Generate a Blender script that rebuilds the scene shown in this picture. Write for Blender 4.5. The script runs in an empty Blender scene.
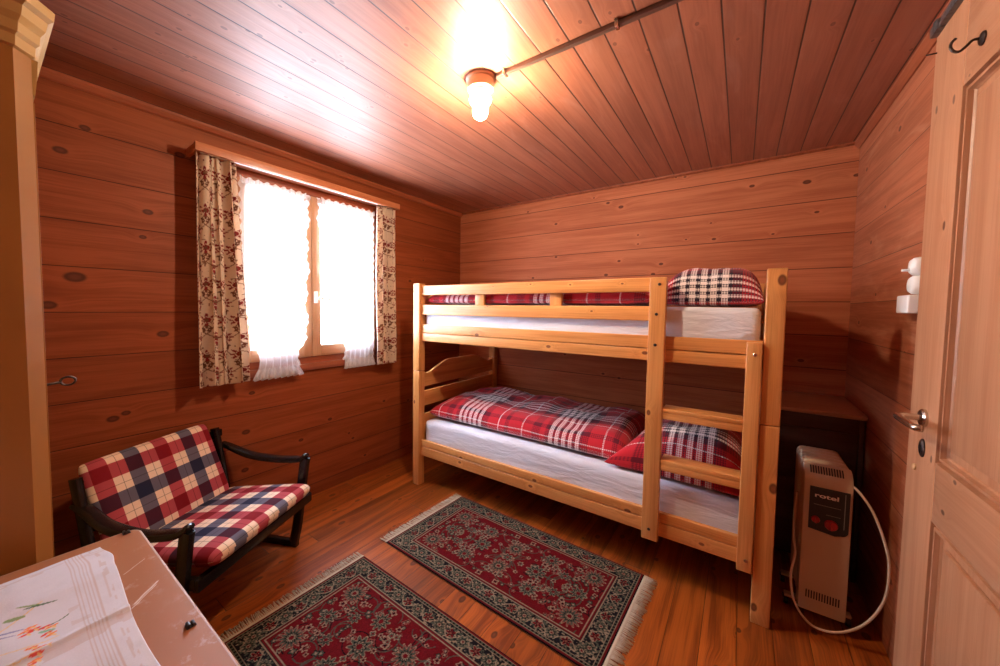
import bpy, bmesh, math, random
import numpy as np
from mathutils import Vector, Matrix, noise as mnoise
random.seed(7)
SC = bpy.context.scene
COL = SC.collection
PI = math.pi

# ------------------------------------------------------------------ room measures
W, H = 2.859, 2.285            # room width (x), ceiling height
YF = -3.75                     # wall behind the camera
XL, XR = 0.419, 2.499          # bunk bed, outer faces of the posts
YB = -1.093                    # bunk bed, front face of the posts

# ------------------------------------------------------------------ object helpers
def link(o, parent=None):
    COL.objects.link(o)
    if parent is not None:
        o.parent = parent
    return o

def wloc(o):
    v = Vector((0, 0, 0))
    while o is not None:
        v += o.location
        o = o.parent
    return v

def tag(o, label=None, cat=None, group=None, kind=None):
    if label: o['label'] = label
    if cat: o['category'] = cat
    if group: o['group'] = group
    if kind: o['kind'] = kind
    return o

def thing(name, label, cat, loc=(0, 0, 0), rz=0, group=None):
    o = bpy.data.objects.new(name, None)
    o.empty_display_size = 0.1
    COL.objects.link(o)
    o.location = loc
    o.rotation_euler = (0, 0, rz)
    return tag(o, label, cat, group)

def part_empty(name, parent):
    o = bpy.data.objects.new(name, None)
    o.empty_display_size = 0.05
    return link(o, parent)

def mesh_obj(name, me, mat, parent=None, smooth=False, local=False):
    """me is in world coordinates unless local; it is shifted to the parent's origin"""
    if parent is not None and not local:
        me.transform(Matrix.Translation(-wloc(parent)))
    o = bpy.data.objects.new(name, me)
    me.name = name
    if mat is not None:
        me.materials.append(mat)
    if smooth:
        for p in me.polygons: p.use_smooth = True
    return link(o, parent)

def obj(name, bm, mat, parent=None, smooth=False, local=False, auto=None):
    bmesh.ops.recalc_face_normals(bm, faces=bm.faces)
    me = bpy.data.meshes.new(name)
    bm.to_mesh(me); bm.free()
    o = mesh_obj(name, me, mat, parent, smooth, local)
    if auto is not None:
        for p in me.polygons: p.use_smooth = True
        try: me.set_sharp_from_angle(angle=math.radians(auto))
        except Exception: pass
    return o

# ------------------------------------------------------------------ shape helpers
def add_bm(dst, src):
    me = bpy.data.meshes.new('tmp'); src.to_mesh(me); src.free()
    dst.from_mesh(me); bpy.data.meshes.remove(me)

def box(bm, x0, x1, y0, y1, z0, z1, bev=0.0, seg=2, M=None):
    b = bmesh.new()
    bmesh.ops.create_cube(b, size=1)
    for v in b.verts:
        v.co = Vector(((x0+x1)/2 + v.co.x*(x1-x0), (y0+y1)/2 + v.co.y*(y1-y0), (z0+z1)/2 + v.co.z*(z1-z0)))
    if bev > 0:
        bmesh.ops.bevel(b, geom=list(b.edges), offset=bev, segments=seg, profile=0.6, affect='EDGES')
    if M is not None: bmesh.ops.transform(b, matrix=M, verts=b.verts)
    add_bm(bm, b)
    return bm

def BOX(*a, **k):
    return box(bmesh.new(), *a, **k)

def rings_to_bm(bm, rings, closed_ring=True, cap=True):
    vs = [[bm.verts.new(p) for p in r] for r in rings]
    n = len(vs[0])
    for a, b in zip(vs[:-1], vs[1:]):
        for i in range(n if closed_ring else n-1):
            j = (i+1) % n
            bm.faces.new((a[i], a[j], b[j], b[i]))
    if cap and closed_ring:
        bm.faces.new(vs[0][::-1]); bm.faces.new(vs[-1])
    return bm

def smooth_path(pts, n):
    """Catmull-Rom through pts"""
    P = [Vector(p) for p in pts]
    P = [P[0]*2-P[1]] + P + [P[-1]*2-P[-2]]
    out = []
    for i in range(1, len(P)-2):
        p0, p1, p2, p3 = P[i-1:i+3]
        for k in range(n):
            t = k/n
            out.append(0.5*((2*p1)+(p2-p0)*t+(2*p0-5*p1+4*p2-p3)*t*t+(-p0+3*p1-3*p2+p3)*t**3))
    out.append(P[-2])
    return out

def sweep(bm, pts, w, h, up=(0, 0, 1), seg=12, power=2.0, wf=None):
    """sweep a superellipse section (w sideways, h along up) along pts"""
    P = [Vector(p) for p in pts]; up = Vector(up)
    rings = []
    for i, p in enumerate(P):
        t = (P[min(i+1, len(P)-1)]-P[max(i-1, 0)]).normalized()
        s = t.cross(up)
        if s.length < 1e-4: s = t.cross(Vector((1, 0, 0)))
        s.normalize(); u = s.cross(t).normalized()
        k = wf(i/(len(P)-1)) if wf else 1.0
        r = []
        for j in range(seg):
            a = 2*PI*j/seg
            c, q = math.cos(a), math.sin(a)
            e = 2.0/power
            r.append(p + s*(w/2*k*math.copysign(abs(c)**e, c)) + u*(h/2*k*math.copysign(abs(q)**e, q)))
        rings.append(r)
    return rings_to_bm(bm, rings)

def tube(bm, pts, r, seg=10, n=0):
    if n: pts = smooth_path(pts, n)
    P = [Vector(p) for p in pts]
    t = (P[1]-P[0]).normalized()
    s = t.orthogonal().normalized()
    rings = []
    for i, p in enumerate(P):
        t = (P[min(i+1, len(P)-1)]-P[max(i-1, 0)]).normalized()
        s = (s - t*s.dot(t)).normalized(); u = t.cross(s)
        rr = r[i] if isinstance(r, (list, tuple)) else r
        rings.append([p + (s*math.cos(2*PI*j/seg)+u*math.sin(2*PI*j/seg))*rr for j in range(seg)])
    return rings_to_bm(bm, rings)

def lathe(bm, prof, c=(0, 0, 0), seg=32, M=None):
    """prof = [(r, z)...] around z at c; M places it"""
    rings = []
    for r, z in prof:
        r = max(r, 1e-4)
        rings.append([Vector((r*math.cos(2*PI*j/seg), r*math.sin(2*PI*j/seg), z)) for j in range(seg)])
    b = rings_to_bm(bmesh.new(), rings)
    if M is not None: bmesh.ops.transform(b, matrix=M, verts=b.verts)
    bmesh.ops.translate(b, vec=Vector(c), verts=b.verts)
    add_bm(bm, b)
    return bm

def prism(bm, poly, axis, a0, a1, bev=0.0):
    """poly: 2-D outline in the two other axes (in x,y,z order), extruded along axis a0..a1"""
    def P(p, a):
        q = list(p); q.insert(axis, a); return Vector(q)
    b = bmesh.new()
    lo = [b.verts.new(P(p, a0)) for p in poly]; hi = [b.verts.new(P(p, a1)) for p in poly]
    n = len(poly)
    b.faces.new(lo[::-1]); b.faces.new(hi)
    for i in range(n): b.faces.new((lo[i], lo[(i+1) % n], hi[(i+1) % n], hi[i]))
    bmesh.ops.recalc_face_normals(b, faces=b.faces)
    if bev > 0:
        es = [e for e in b.edges if len(e.link_faces) == 2 and e.calc_face_angle(0) > 0.6]
        bmesh.ops.bevel(b, geom=es, offset=bev, segments=2, profile=0.6, affect='EDGES')
    add_bm(bm, b)
    return bm

def grid_mesh(name, P, UV=None, C=None, close_v=False, quads=None):
    """P: (nu,nv,3) array -> mesh with UV map and colour attribute"""
    nu, nv = P.shape[:2]
    idx = np.arange(nu*nv).reshape(nu, nv)
    if close_v: idx = np.concatenate([idx, idx[:, :1]], 1)
    f = np.stack([idx[:-1, :-1], idx[1:, :-1], idx[1:, 1:], idx[:-1, 1:]], -1).reshape(-1, 4)
    me = bpy.data.meshes.new(name)
    me.from_pydata(P.reshape(-1, 3).tolist(), [], f.tolist())
    if UV is not None:
        uvl = me.uv_layers.new(name='UVMap')
        li = np.zeros(len(me.loops), dtype=np.int32); me.loops.foreach_get('vertex_index', li)
        uvl.data.foreach_set('uv', UV.reshape(-1, 2)[li].astype(np.float32).ravel())
    if C is not None:
        ca = me.color_attributes.new(name='Col', type='FLOAT_COLOR', domain='POINT')
        c4 = np.ones((nu*nv, 4), np.float32); c4[:, :3] = C.reshape(-1, 3)
        ca.data.foreach_set('color', c4.ravel())
    me.update()
    return me

def vnoise(x, y, s=0.0):
    """smooth value noise, numpy"""
    def h(i, j):
        v = np.sin(i*127.1+j*311.7+s*74.7)*43758.5453
        return v-np.floor(v)
    xi, yi = np.floor(x), np.floor(y); xf, yf = x-xi, y-yi
    xf = xf*xf*(3-2*xf); yf = yf*yf*(3-2*yf)
    return (h(xi, yi)*(1-xf)+h(xi+1, yi)*xf)*(1-yf)+(h(xi, yi+1)*(1-xf)+h(xi+1, yi+1)*xf)*yf

def s2l(r, g, b):
    f = lambda c: c/12.92 if c <= 0.04045 else ((c+0.055)/1.055)**2.4
    return (f(r/255), f(g/255), f(b/255))

# ------------------------------------------------------------------ material helpers
class NT:
    def __init__(s, name):
        s.m = bpy.data.materials.new(name); s.m.use_nodes = True
        s.t = s.m.node_tree; s.t.nodes.clear()
        s.out = s.n('ShaderNodeOutputMaterial')
    def n(s, typ, **kw):
        x = s.t.nodes.new(typ)
        for k, v in kw.items(): setattr(x, k, v)
        return x
    def set(s, sock, v):
        if v is None: return
        if isinstance(v, bpy.types.NodeSocket): s.t.links.new(v, sock)
        elif isinstance(v, (tuple, list)) and sock.type == 'RGBA': sock.default_value = (*v[:3], 1)
        else: sock.default_value = v
    def math(s, op, a, b=None, c=None, clamp=False):
        x = s.n('ShaderNodeMath', operation=op, use_clamp=clamp)
        s.set(x.inputs[0], a); s.set(x.inputs[1], b)
        if c is not None: s.set(x.inputs[2], c)
        return x.outputs[0]
    def vec(s, op, a, b=None):
        x = s.n('ShaderNodeVectorMath', operation=op)
        s.set(x.inputs[0], a); s.set(x.inputs[1], b)
        return x.outputs[1] if op in ('DISTANCE', 'LENGTH', 'DOT_PRODUCT') else x.outputs[0]
    def sep(s, v):
        x = s.n('ShaderNodeSeparateXYZ'); s.set(x.inputs[0], v); return x.outputs
    def comb(s, x, y, z):
        c = s.n('ShaderNodeCombineXYZ')
        for i, v in enumerate((x, y, z)): s.set(c.inputs[i], v)
        return c.outputs[0]
    def mix(s, f, a, b, mode='MIX', clamp=False):
        x = s.n('ShaderNodeMix', data_type='RGBA', blend_type=mode)
        x.clamp_result = clamp
        s.set(x.inputs[0], f); s.set(x.inputs[6], a); s.set(x.inputs[7], b)
        return x.outputs[2]
    def noise(s, v, scale=5, detail=2, rough=0.5, dist=0.0):
        x = s.n('ShaderNodeTexNoise'); s.set(x.inputs['Vector'], v)
        x.inputs['Scale'].default_value = scale; x.inputs['Detail'].default_value = detail
        x.inputs['Roughness'].default_value = rough; x.inputs['Distortion'].default_value = dist
        return x.outputs['Fac']
    def white(s, w):
        x = s.n('ShaderNodeTexWhiteNoise', noise_dimensions='1D'); s.set(x.inputs['W'], w); return x.outputs['Value']
    def mr(s, v, a, b, c=0.0, d=1.0, smooth=True):
        x = s.n('ShaderNodeMapRange', interpolation_type='SMOOTHSTEP' if smooth else 'LINEAR')
        s.set(x.inputs[0], v)
        for i, q in enumerate((a, b, c, d)): s.set(x.inputs[i+1], q)
        return x.outputs[0]
    def ramp(s, f, stops, const=False):
        x = s.n('ShaderNodeValToRGB'); cr = x.color_ramp
        cr.interpolation = 'CONSTANT' if const else 'LINEAR'
        while len(cr.elements) < len(stops): cr.elements.new(0.5)
        for e, (p, c) in zip(cr.elements, stops): e.position = p; e.color = (*c, 1)
        s.set(x.inputs[0], f)
        return x.outputs[0]
    def coord(s, which='Object'):
        return s.n('ShaderNodeTexCoord').outputs[which]
    def bump(s, h, strength=0.3, dist=0.002):
        x = s.n('ShaderNodeBump'); s.set(x.inputs['Height'], h)
        x.inputs['Strength'].default_value = strength; x.inputs['Distance'].default_value = dist
        return x.outputs[0]
    def bsdf(s, color, rough=0.5, metal=0.0, normal=None, spec=0.5, **kw):
        x = s.n('ShaderNodeBsdfPrincipled')
        s.set(x.inputs['Base Color'], color); s.set(x.inputs['Roughness'], rough)
        s.set(x.inputs['Metallic'], metal); s.set(x.inputs['Specular IOR Level'], spec)
        if normal is not None: s.t.links.new(normal, x.inputs['Normal'])
        for k, v in kw.items(): s.set(x.inputs[k], v)
        return x.outputs[0]
    def done(s, sh):
        s.t.links.new(sh, s.out.inputs[0]); return s.m

def wood(name, light, dark, along, cross, plank=None, off=0.0, knots=None, rknots=None, rough=0.45, seam=0.0035,
         vary=0.25, grain=1.0, spec=0.5, third=None, knot_col=(0.045, 0.011, 0.005), origin=(0, 0, 0), butt=None, bump=0.25,
         streak=None, blotch=0.25, objrand=False, seam_k=.85, coat=0.0, knot_k=.88):
    """planked or solid wood; along/cross are axis indices of the object coordinates"""
    N = NT(name)
    co = N.coord('Object')
    xyz = N.sep(co)
    third = 3-along-cross if third is None else third
    a, c, d = xyz[along], xyz[cross], xyz[third]
    if plank:
        q = N.math('DIVIDE', N.math('SUBTRACT', c, off), plank)
        pid = N.math('FLOOR', q)
        rnd = N.white(pid)
        if butt:       # boards end and begin again along their length
            a2 = N.math('ADD', a, N.math('MULTIPLY', rnd, butt))
            qb = N.math('DIVIDE', a2, butt)
            pb = N.math('FLOOR', qb)
            rnd = N.white(N.math('ADD', N.math('MULTIPLY', pid, 7.13), N.math('MULTIPLY', pb, 3.7)))
        shift = N.math('MULTIPLY', rnd, 37.0)
    else:
        oi = N.n('ShaderNodeObjectInfo')
        rnd = oi.outputs['Random']
        shift = N.math('MULTIPLY', rnd, 23.0)
    aa = N.math('ADD', a, shift)
    # knots
    kd = None
    if knots:
        p = N.comb(*[(N.math('MULTIPLY', v, 0.62) if i == along else v) for i, v in enumerate(xyz)])
        for (kp, r) in knots:
            kp = [kp[i]-origin[i] for i in range(3)]; kp[along] *= 0.62
            dd = N.math('MULTIPLY', N.vec('DISTANCE', p, tuple(kp)), 1.0/r)
            kd = dd if kd is None else N.math('MINIMUM', kd, dd)
    if rknots:         # (cell length, cell width, radius m, share kept)
        cl, cw, rr, keep = rknots
        v = N.n('ShaderNodeTexVoronoi', voronoi_dimensions='2D', feature='F1')
        vv = N.comb(N.math('DIVIDE', aa, cl), N.math('DIVIDE', N.math('ADD', c, d), cw), 0.0)
        N.set(v.inputs['Vector'], vv); v.inputs['Scale'].default_value = 1.0; v.inputs['Randomness'].default_value = 0.9
        cellr = N.sep(v.outputs['Color'])
        dv = N.vec('SUBTRACT', vv, v.outputs['Position'])
        dx = N.sep(dv)
        dist = N.math('SQRT', N.math('ADD', N.math('POWER', N.math('MULTIPLY', dx[0], cl*0.6), 2.0), N.math('POWER', N.math('MULTIPLY', dx[1], cw), 2.0)))
        rad = N.math('MULTIPLY', N.math('ADD', 0.45, N.math('MULTIPLY', cellr[1], 0.75)), rr)
        dd = N.math('ADD', N.math('DIVIDE', dist, rad), N.math('MULTIPLY', N.math('GREATER_THAN', cellr[0], keep), 50.0))
        kd = dd if kd is None else N.math('MINIMUM', kd, dd)
    bend = 0.0
    if kd is not None:
        bend = N.mr(kd, 0.5, 4.5, 0.02, 0.0)
    cc = N.math('ADD', c, bend) if kd is not None else c
    gv = N.comb(N.math('MULTIPLY', aa, 1.1), N.math('MULTIPLY', cc, 20.0*grain), N.math('MULTIPLY', d, 20.0*grain))
    g1 = N.noise(gv, 1.0, 4, 0.6, 0.6)
    gf = N.comb(N.math('MULTIPLY', aa, 4.0), N.math('MULTIPLY', cc, 160.0*grain), N.math('MULTIPLY', d, 160.0*grain))
    g2 = N.noise(gf, 1.0, 2, 0.5)
    g = N.math('ADD', N.math('MULTIPLY', g1, 0.68), N.math('MULTIPLY', g2, 0.32))
    col = N.mix(N.mr(g, 0.36, 0.66), light, dark)
    bl = N.noise(N.comb(N.math('MULTIPLY', aa, 1.5), N.math('MULTIPLY', c, 3.0), N.math('MULTIPLY', d, 3.0)), 1.0, 2, 0.5)
    br = N.math('ADD', 1.0-vary/2-blotch/2, N.math('ADD', N.math('MULTIPLY', rnd, vary), N.math('MULTIPLY', bl, blotch)))
    col = N.mix(1.0, col, N.comb(br, br, br), 'MULTIPLY')
    if streak:        # pale worn streaks: (colour, amount)
        sn = N.noise(N.comb(N.math('MULTIPLY', aa, 2.2), N.math('MULTIPLY', c, 9.0), N.math('MULTIPLY', d, 9.0)), 1.0, 3, 0.6, 1.0)
        col = N.mix(N.mr(sn, 0.52, 0.8, 0.0, streak[1]), col, streak[0])
    hgt = g1
    if kd is not None:
        col = N.mix(N.mr(kd, 1.0, 2.4, 0.40, 0.0), col, tuple(min(1, x*1.12) for x in light))
        col = N.mix(N.mr(kd, 0.6, 1.0, knot_k, 0.0), col, N.mix(N.mr(kd, .15, .75), tuple(min(1, x*2.6) for x in knot_col), knot_col))
    if plank:
        fr = N.math('FRACT', q)
        e = N.math('MINIMUM', fr, N.math('SUBTRACT', 1.0, fr))
        sm = N.math('MULTIPLY', N.mr(e, seam/plank*0.35, seam/plank*0.9, 1.0, 0.0), seam_k)
        if butt:
            fb = N.math('FRACT', qb)
            eb = N.math('MINIMUM', fb, N.math('SUBTRACT', 1.0, fb))
            sm = N.math('MAXIMUM', sm, N.mr(eb, 0.0006/butt, 0.0022/butt, 1.0, 0.0))
        col = N.mix(sm, col, tuple(x*0.10 for x in dark))
        hgt = N.math('SUBTRACT', N.math('MULTIPLY', g1, 0.25), sm)
        nrm = N.bump(hgt, bump*2, 0.004)
    else:
        nrm = N.bump(hgt, bump*0.5, 0.001)
    rg = N.math('ADD', rough-0.06, N.math('MULTIPLY', g1, 0.12))
    return N.done(N.bsdf(col, rg, 0.0, nrm, spec, **({'Coat Weight': coat, 'Coat Roughness': .54} if coat else {})))

def plain(name, color, rough=0.5, metal=0.0, spec=0.5, var=0.0, vscale=8.0, var_col=None, **kw):
    N = NT(name)
    col = color
    nrm = None
    if var > 0:
        f = N.noise(N.coord('Object'), vscale, 4, 0.6)
        col = N.mix(N.mr(f, 0.42, 0.72, 0.0, var), color, var_col or tuple(x*0.4 for x in color))
        nrm = N.bump(f, 0.1, 0.001)
    return N.done(N.bsdf(col, rough, metal, nrm, spec, **kw))

def sett(N, x, period, stops):
    return N.ramp(N.math('FRACT', N.math('DIVIDE', x, period)), [(p/period, c) for p, c in stops], True)

RED, WHT, BLK, MAR = (0.50, 0.018, 0.03), (0.82, 0.74, 0.74), (0.022, 0.014, 0.03), (0.13, 0.008, 0.02)
def tartan(name, warp, weft, pw, pf, shift=(0, 0)):
    N = NT(name)
    uv = N.sep(N.coord('UV'))
    u, v = N.math('ADD', uv[0], 10*pw+shift[0]), N.math('ADD', uv[1], 10*pf+shift[1])
    a = sett(N, u, pw, warp); b = sett(N, v, pf, weft)
    ck = N.n('ShaderNodeTexChecker')
    N.set(ck.inputs['Vector'], N.comb(N.math('ADD', u, v), N.math('SUBTRACT', u, v), 0.0)); ck.inputs['Scale'].default_value = 95
    f = N.math('ADD', 0.18, N.math('MULTIPLY', ck.outputs['Fac'], 0.64))
    col = N.mix(f, a, b)
    h = N.noise(N.coord('Object'), 9, 3, 0.5)
    return N.done(N.bsdf(col, 0.9, 0, N.bump(h, 0.5, 0.012), 0.15, **{'Sheen Weight': 0.15}))

def group_of_stripes(a, w, n, d):
    out = []
    for k in range(n):
        out += [(a+k*(w+d), WHT), (a+k*(w+d)+w, BLK)]
    return out[:-1]
TART = [(0, RED), (.095, WHT), (.102, RED), (.165, MAR), (.22, RED), (.25, MAR), (.265, BLK)]+group_of_stripes(.28, .024, 5, .017)+[(.468, BLK), (.482, MAR), (.52, RED), (.60, WHT), (.607, RED), (.65, MAR)]
TARF = [(0, RED), (.06, WHT), (.066, RED), (.10, MAR), (.13, BLK)]+group_of_stripes(.145, .016, 4, .015)+[(.256, BLK), (.27, MAR), (.31, RED), (.345, WHT), (.351, RED), (.40, MAR), (.43, RED)]

# ---- woods
PINE_L, PINE_D = (0.52, 0.164, 0.070), (0.37, 0.100, 0.039)
M = {}
KB = [((0.771, 2.193), .010), ((1.043, 2.051), .013), ((1.364, 2.219), .008), ((1.476, 2.161), .014), ((1.575, 2.115), .018), ((1.705, 1.886), .008),
      ((2.001, 2.259), .009), ((1.945, 2.266), .006), ((2.38, 2.126), .014), ((2.644, 2.101), .019), ((2.695, 1.915), .011), ((2.187, 1.807), .012),
      ((2.022, 1.82), .007), ((1.707, 1.818), .008), ((1.573, 1.699), .012), ((1.869, 1.658), .014), ((1.818, 1.587), .014), ((1.477, 1.595), .015),
      ((0.834, 1.596), .012), ((1.05, 1.768), .012), ((2.497, 1.807), .008), ((2.854, 2.1), .014), ((2.166, 1.917), .007), ((1.477, .80), .012), ((1.6, .78), .012),
      ((1.03, .95), .012), ((1.15, .93), .010), ((2.2, .98), .013), ((2.66, 1.02), .015)]
KL = [((-2.494, 1.771), .02), ((-2.516, 1.646), .014), ((-2.749, 1.435), .034), ((-2.831, 1.311), .026), ((-2.449, 1.169), .024), ((-2.644, .778), .022),
      ((-2.598, .796), .017), ((-2.778, 1.971), .022), ((-2.701, 2.093), .018), ((-2.032, .791), .017), ((-2.069, .561), .022), ((-1.51, .506), .016),
      ((-1.728, .415), .016), ((-1.01, .539), .014), ((-2.359, 2.09), .022), ((-2.078, .332), .02), ((-1.315, .312), .012), ((-1.203, .143), .012),
      ((-.736, .493), .013), ((-.717, 1.55), .016), ((-1.35, .36), .010), ((-.55, 1.75), .010), ((-.60, 1.2), .012), ((-.45, .9), .010)]
KC = [(.451, -2.801), (.494, -2.807), (.41, -2.668), (.643, -2.595), (.734, -2.558), (.838, -2.559), (.523, -2.56), (.474, -2.471), (.459, -2.474), (.581, -2.491),
      (.869, -2.467), (.606, -2.473), (.937, -2.378), (1.068, -2.301), (1.055, -2.123), (1.077, -2.143), (1.326, -2.038), (.97, -2.191), (.953, -2.189),
      (.46, -2.263), (.883, -1.839), (.757, -1.873), (.78, -2.188), (.625, -2.126), (.839, -1.964), (1.012, -1.851), (.263, -2.245), (.39, -2.098), (.507, -1.722),
      (1.789, -1.736), (1.883, -1.772), (1.988, -1.68), (1.975, -1.752), (2.199, -1.534), (2.309, -1.369), (2.566, -1.27), (1.949, -1.597)]
KCr = random.Random(3)
M['wall_back'] = wood('wall_back_boards', PINE_L, PINE_D, 0, 2, .2, .18, knots=[((x, 0, z), r*.8) for (x, z), r in KB], rough=.55, spec=.22, seam=.0035, vary=.18)
M['wall_left'] = wood('wall_left_boards', (0.31, 0.076, 0.023), (0.21, 0.044, 0.012), 1, 2, .2, .08, knots=[((0, y, z), r*.8) for (y, z), r in KL], rough=.55, spec=.22, seam=.0028, vary=.2)  # dimness of the window side is put into these darker board colours
M['wall_right'] = wood('wall_right_boards', (0.43, 0.142, 0.066), (0.29, 0.082, 0.035), 1, 2, .2, .17, rknots=(.6, .2, .012, .5), rough=.55, spec=.22, seam=.002, vary=.2,
                       streak=((.62, .36, .22), .35))
M['ceiling'] = wood('ceiling_boards', (0.38, 0.134, 0.068), (0.28, 0.086, 0.042), 1, 0, .1118, .033, knots=[((x, y, H), .0045+.004*KCr.random()) for x, y in KC],
                    rknots=(.5, .1118, .006, .3), rough=.5, seam=.0040, vary=.15, spec=.5, streak=((.5, .27, .20), .3), coat=.4, seam_k=.92, knot_k=.65)
M['floor'] = wood('floor_boards', (0.37, 0.088, 0.012), (0.14, 0.026, 0.004), 1, 0, .118, .03, rknots=(.3, .118, .015, .75), rough=.33, seam=.0017, vary=.5, spec=.5,
                  butt=2.4, streak=((.36, .11, .035), .35), blotch=.5)
M['trim'] = wood('trim_wood', (0.36, 0.095, 0.036), (0.23, 0.052, 0.019), 1, 2, rough=.45)
M['window_wood'] = wood('window_wood_upright', (0.55, 0.30, 0.16), (0.42, 0.20, 0.09), 2, 1, rough=.35)
M['window_wood_h'] = wood('window_wood_level', (0.55, 0.30, 0.16), (0.42, 0.20, 0.09), 1, 2, rough=.35)
M['window_board'] = wood('window_board_wood', (0.36, 0.095, 0.036), (0.23, 0.052, 0.019), 1, 2, rough=.45)
BO = (XL, YB, 0)
BL, BD = (0.72, 0.335, 0.110), (0.54, 0.210, 0.058)
KBED = [((2.482, YB, 1.445), .020), ((2.488, YB, .595), .020), ((2.445, YB, .07), .016), ((2.04, -1.108, .325), .016),
        ((.98, -1.073, 1.145), .014), ((1.48, -1.073, 1.105), .012), ((1.985, -1.073, 1.11), .012), ((.86, -1.073, .30), .012), ((.85, -1.073, .265), .011),
        ((1.41, -1.073, .305), .012), ((1.385, -1.073, .262), .012), ((1.93, -1.073, .30), .014), ((1.1, -1.073, 1.455), .005), ((1.36, -1.073, 1.462), .006),
        ((1.6, -1.073, 1.452), .006), ((1.87, -1.073, 1.45), .006), ((.79, -1.073, 1.462), .005), ((1.06, -1.073, 1.33), .005), ((1.72, -1.073, 1.31), .006),
        ((.436, YB, .62), .012), ((2.40, -1.108, .80), .012), ((2.25, -1.073, .255), .010)]
for i, ax in enumerate('xyz'):
    M['bed_'+ax] = wood('bed_pine_'+ax, BL, BD, i, (i+1) % 3 if i != 1 else 2, knots=[(k[0], k[1]*.85) for k in KBED if (k[0][1] in (YB, -1.108)) == (ax == 'z')] if ax != 'y' else None,
                        rough=.32, vary=.12, blotch=.15, grain=1.4, origin=BO, knot_col=(.075, .016, .007), bump=.12, spec=.5)
DL, DD = (0.49, 0.235, 0.125), (0.40, 0.170, 0.080)
DO = (2.8, -1.249, 0)
M['door_z'] = wood('door_pine_upright', DL, DD, 2, 1, rknots=(.35, .12, .009, .45), rough=.38, vary=.1, grain=1.3, bump=.12)
M['door_y'] = wood('door_pine_level', DL, DD, 1, 2, rknots=(.3, .12, .008, .4), rough=.38, vary=.1, grain=1.3, bump=.12)
M['cab_wood'] = wood('dark_cabinet_wood', (0.07, 0.03, 0.018), (0.04, 0.016, 0.010), 0, 2, rough=.4)
M['cab_top'] = wood('cabinet_top_wood', (0.60, 0.38, 0.27), (0.50, 0.30, 0.20), 0, 1, rough=.4)
M['wardrobe'] = plain('wardrobe_ochre_paint', (0.34, 0.145, 0.032), .45, var=.25, vscale=5, var_col=(.26, .095, .02), spec=.25)
M['wardrobe_trim'] = plain('wardrobe_cream_paint', (0.48, 0.29, 0.10), .42, var=.2, vscale=9, var_col=(.38, .2, .06), spec=.25)
M['steel'] = plain('brushed_steel', (.62, .56, .5), .25, 1.0)
M['dark_metal'] = plain('dark_iron', (.06, .045, .04), .4, .9, var=.4, vscale=60, var_col=(.25, .2, .17))
M['black_plastic'] = plain('black_plastic', (.012, .012, .014), .35)
M['white_plastic'] = plain('white_plastic', (.82, .80, .76), .35)
M['white_paint'] = plain('white_rail_paint', (.8, .78, .76), .4)
M['chair_lacquer'] = plain('black_lacquered_wood', (.006, .005, .005), .25, spec=.5, var=.5, vscale=70, var_col=(.03, .018, .012))
M['heater'] = plain('beige_enamel', (.52, .39, .26), .38)
M['heater_dark'] = plain('heater_panel_black', (.016, .017, .017), .4)
M['heater_grey'] = plain('heater_panel_grey', (.30, .28, .25), .4)
M['knob_red'] = plain('red_knob_plastic', (.36, .012, .012), .35)
M['cord'] = plain('pale_cord_rubber', (.72, .58, .45), .5)
M['conduit'] = plain('conduit_brown_metal', (.16, .10, .08), .3, .6)
M['cer'] = plain('lamp_base_bakelite', (.66, .42, .28), .45)
M['porcelain'] = plain('lamp_porcelain', (.85, .82, .78), .3)
def sheet(name, base):
    N = NT(name)
    co = N.coord('Object'); x = N.sep(co)
    h = N.noise(N.comb(N.math('MULTIPLY', x[0], 3.0), N.math('MULTIPLY', x[1], 6.0), N.math('MULTIPLY', x[2], 14.0)), 1.6, 4, .55, .8)
    return N.done(N.bsdf(base, .85, 0, N.bump(h, .6, .02), .2))
M['sheet'] = sheet('white_cotton_sheet', (.68, .70, .80))
M['tart_a'] = tartan('red_tartan_duvet', TART, TARF, 0.68, 0.46, (0.01, 0.33))
M['tart_b'] = tartan('red_tartan_duvet_upper', TART, TARF, 0.68, 0.46, (0.11, 0.02))
M['tart_p'] = tartan('red_tartan_pillow', TART, TARF, 0.68, 0.46, (0.10, 0.36))
M['tart_q'] = tartan('red_tartan_pillow_upper', TART, TARF, 0.68, 0.46, (0.20, 0.13))
CR, CT, CN = (.20, .006, .012), (.80, .62, .46), (.018, .020, .05)
def chair_plaid(name, b, shift):
    N = NT(name)
    uv = N.sep(N.coord('UV'))
    st = [(0, CR), (b, CT), (1.45*b, tuple(x*.25 for x in CT)), (1.5*b, CT), (2*b, CN), (3*b, CT), (3.45*b, tuple(x*.25 for x in CT)), (3.5*b, CT)]
    a = sett(N, N.math('ADD', uv[0], 40*b+shift[0]), 4*b, st); c = sett(N, N.math('ADD', uv[1], 40*b+shift[1]), 4*b, st)
    h = N.noise(N.coord('UV'), 260, 2, .5)
    pr_ = N.sep(N.mix(1.0, a, c, 'MULTIPLY'))
    col = N.comb(*[N.math('POWER', q, .5) for q in pr_])
    return N.done(N.bsdf(col, .88, 0, N.bump(h, .25, .002), .2))
M['plaid_back'] = chair_plaid('chair_plaid_back', .0625, (.0, .03+.125))
M['plaid_seat'] = chair_plaid('chair_plaid_seat', .061, (.0, .0))
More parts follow.
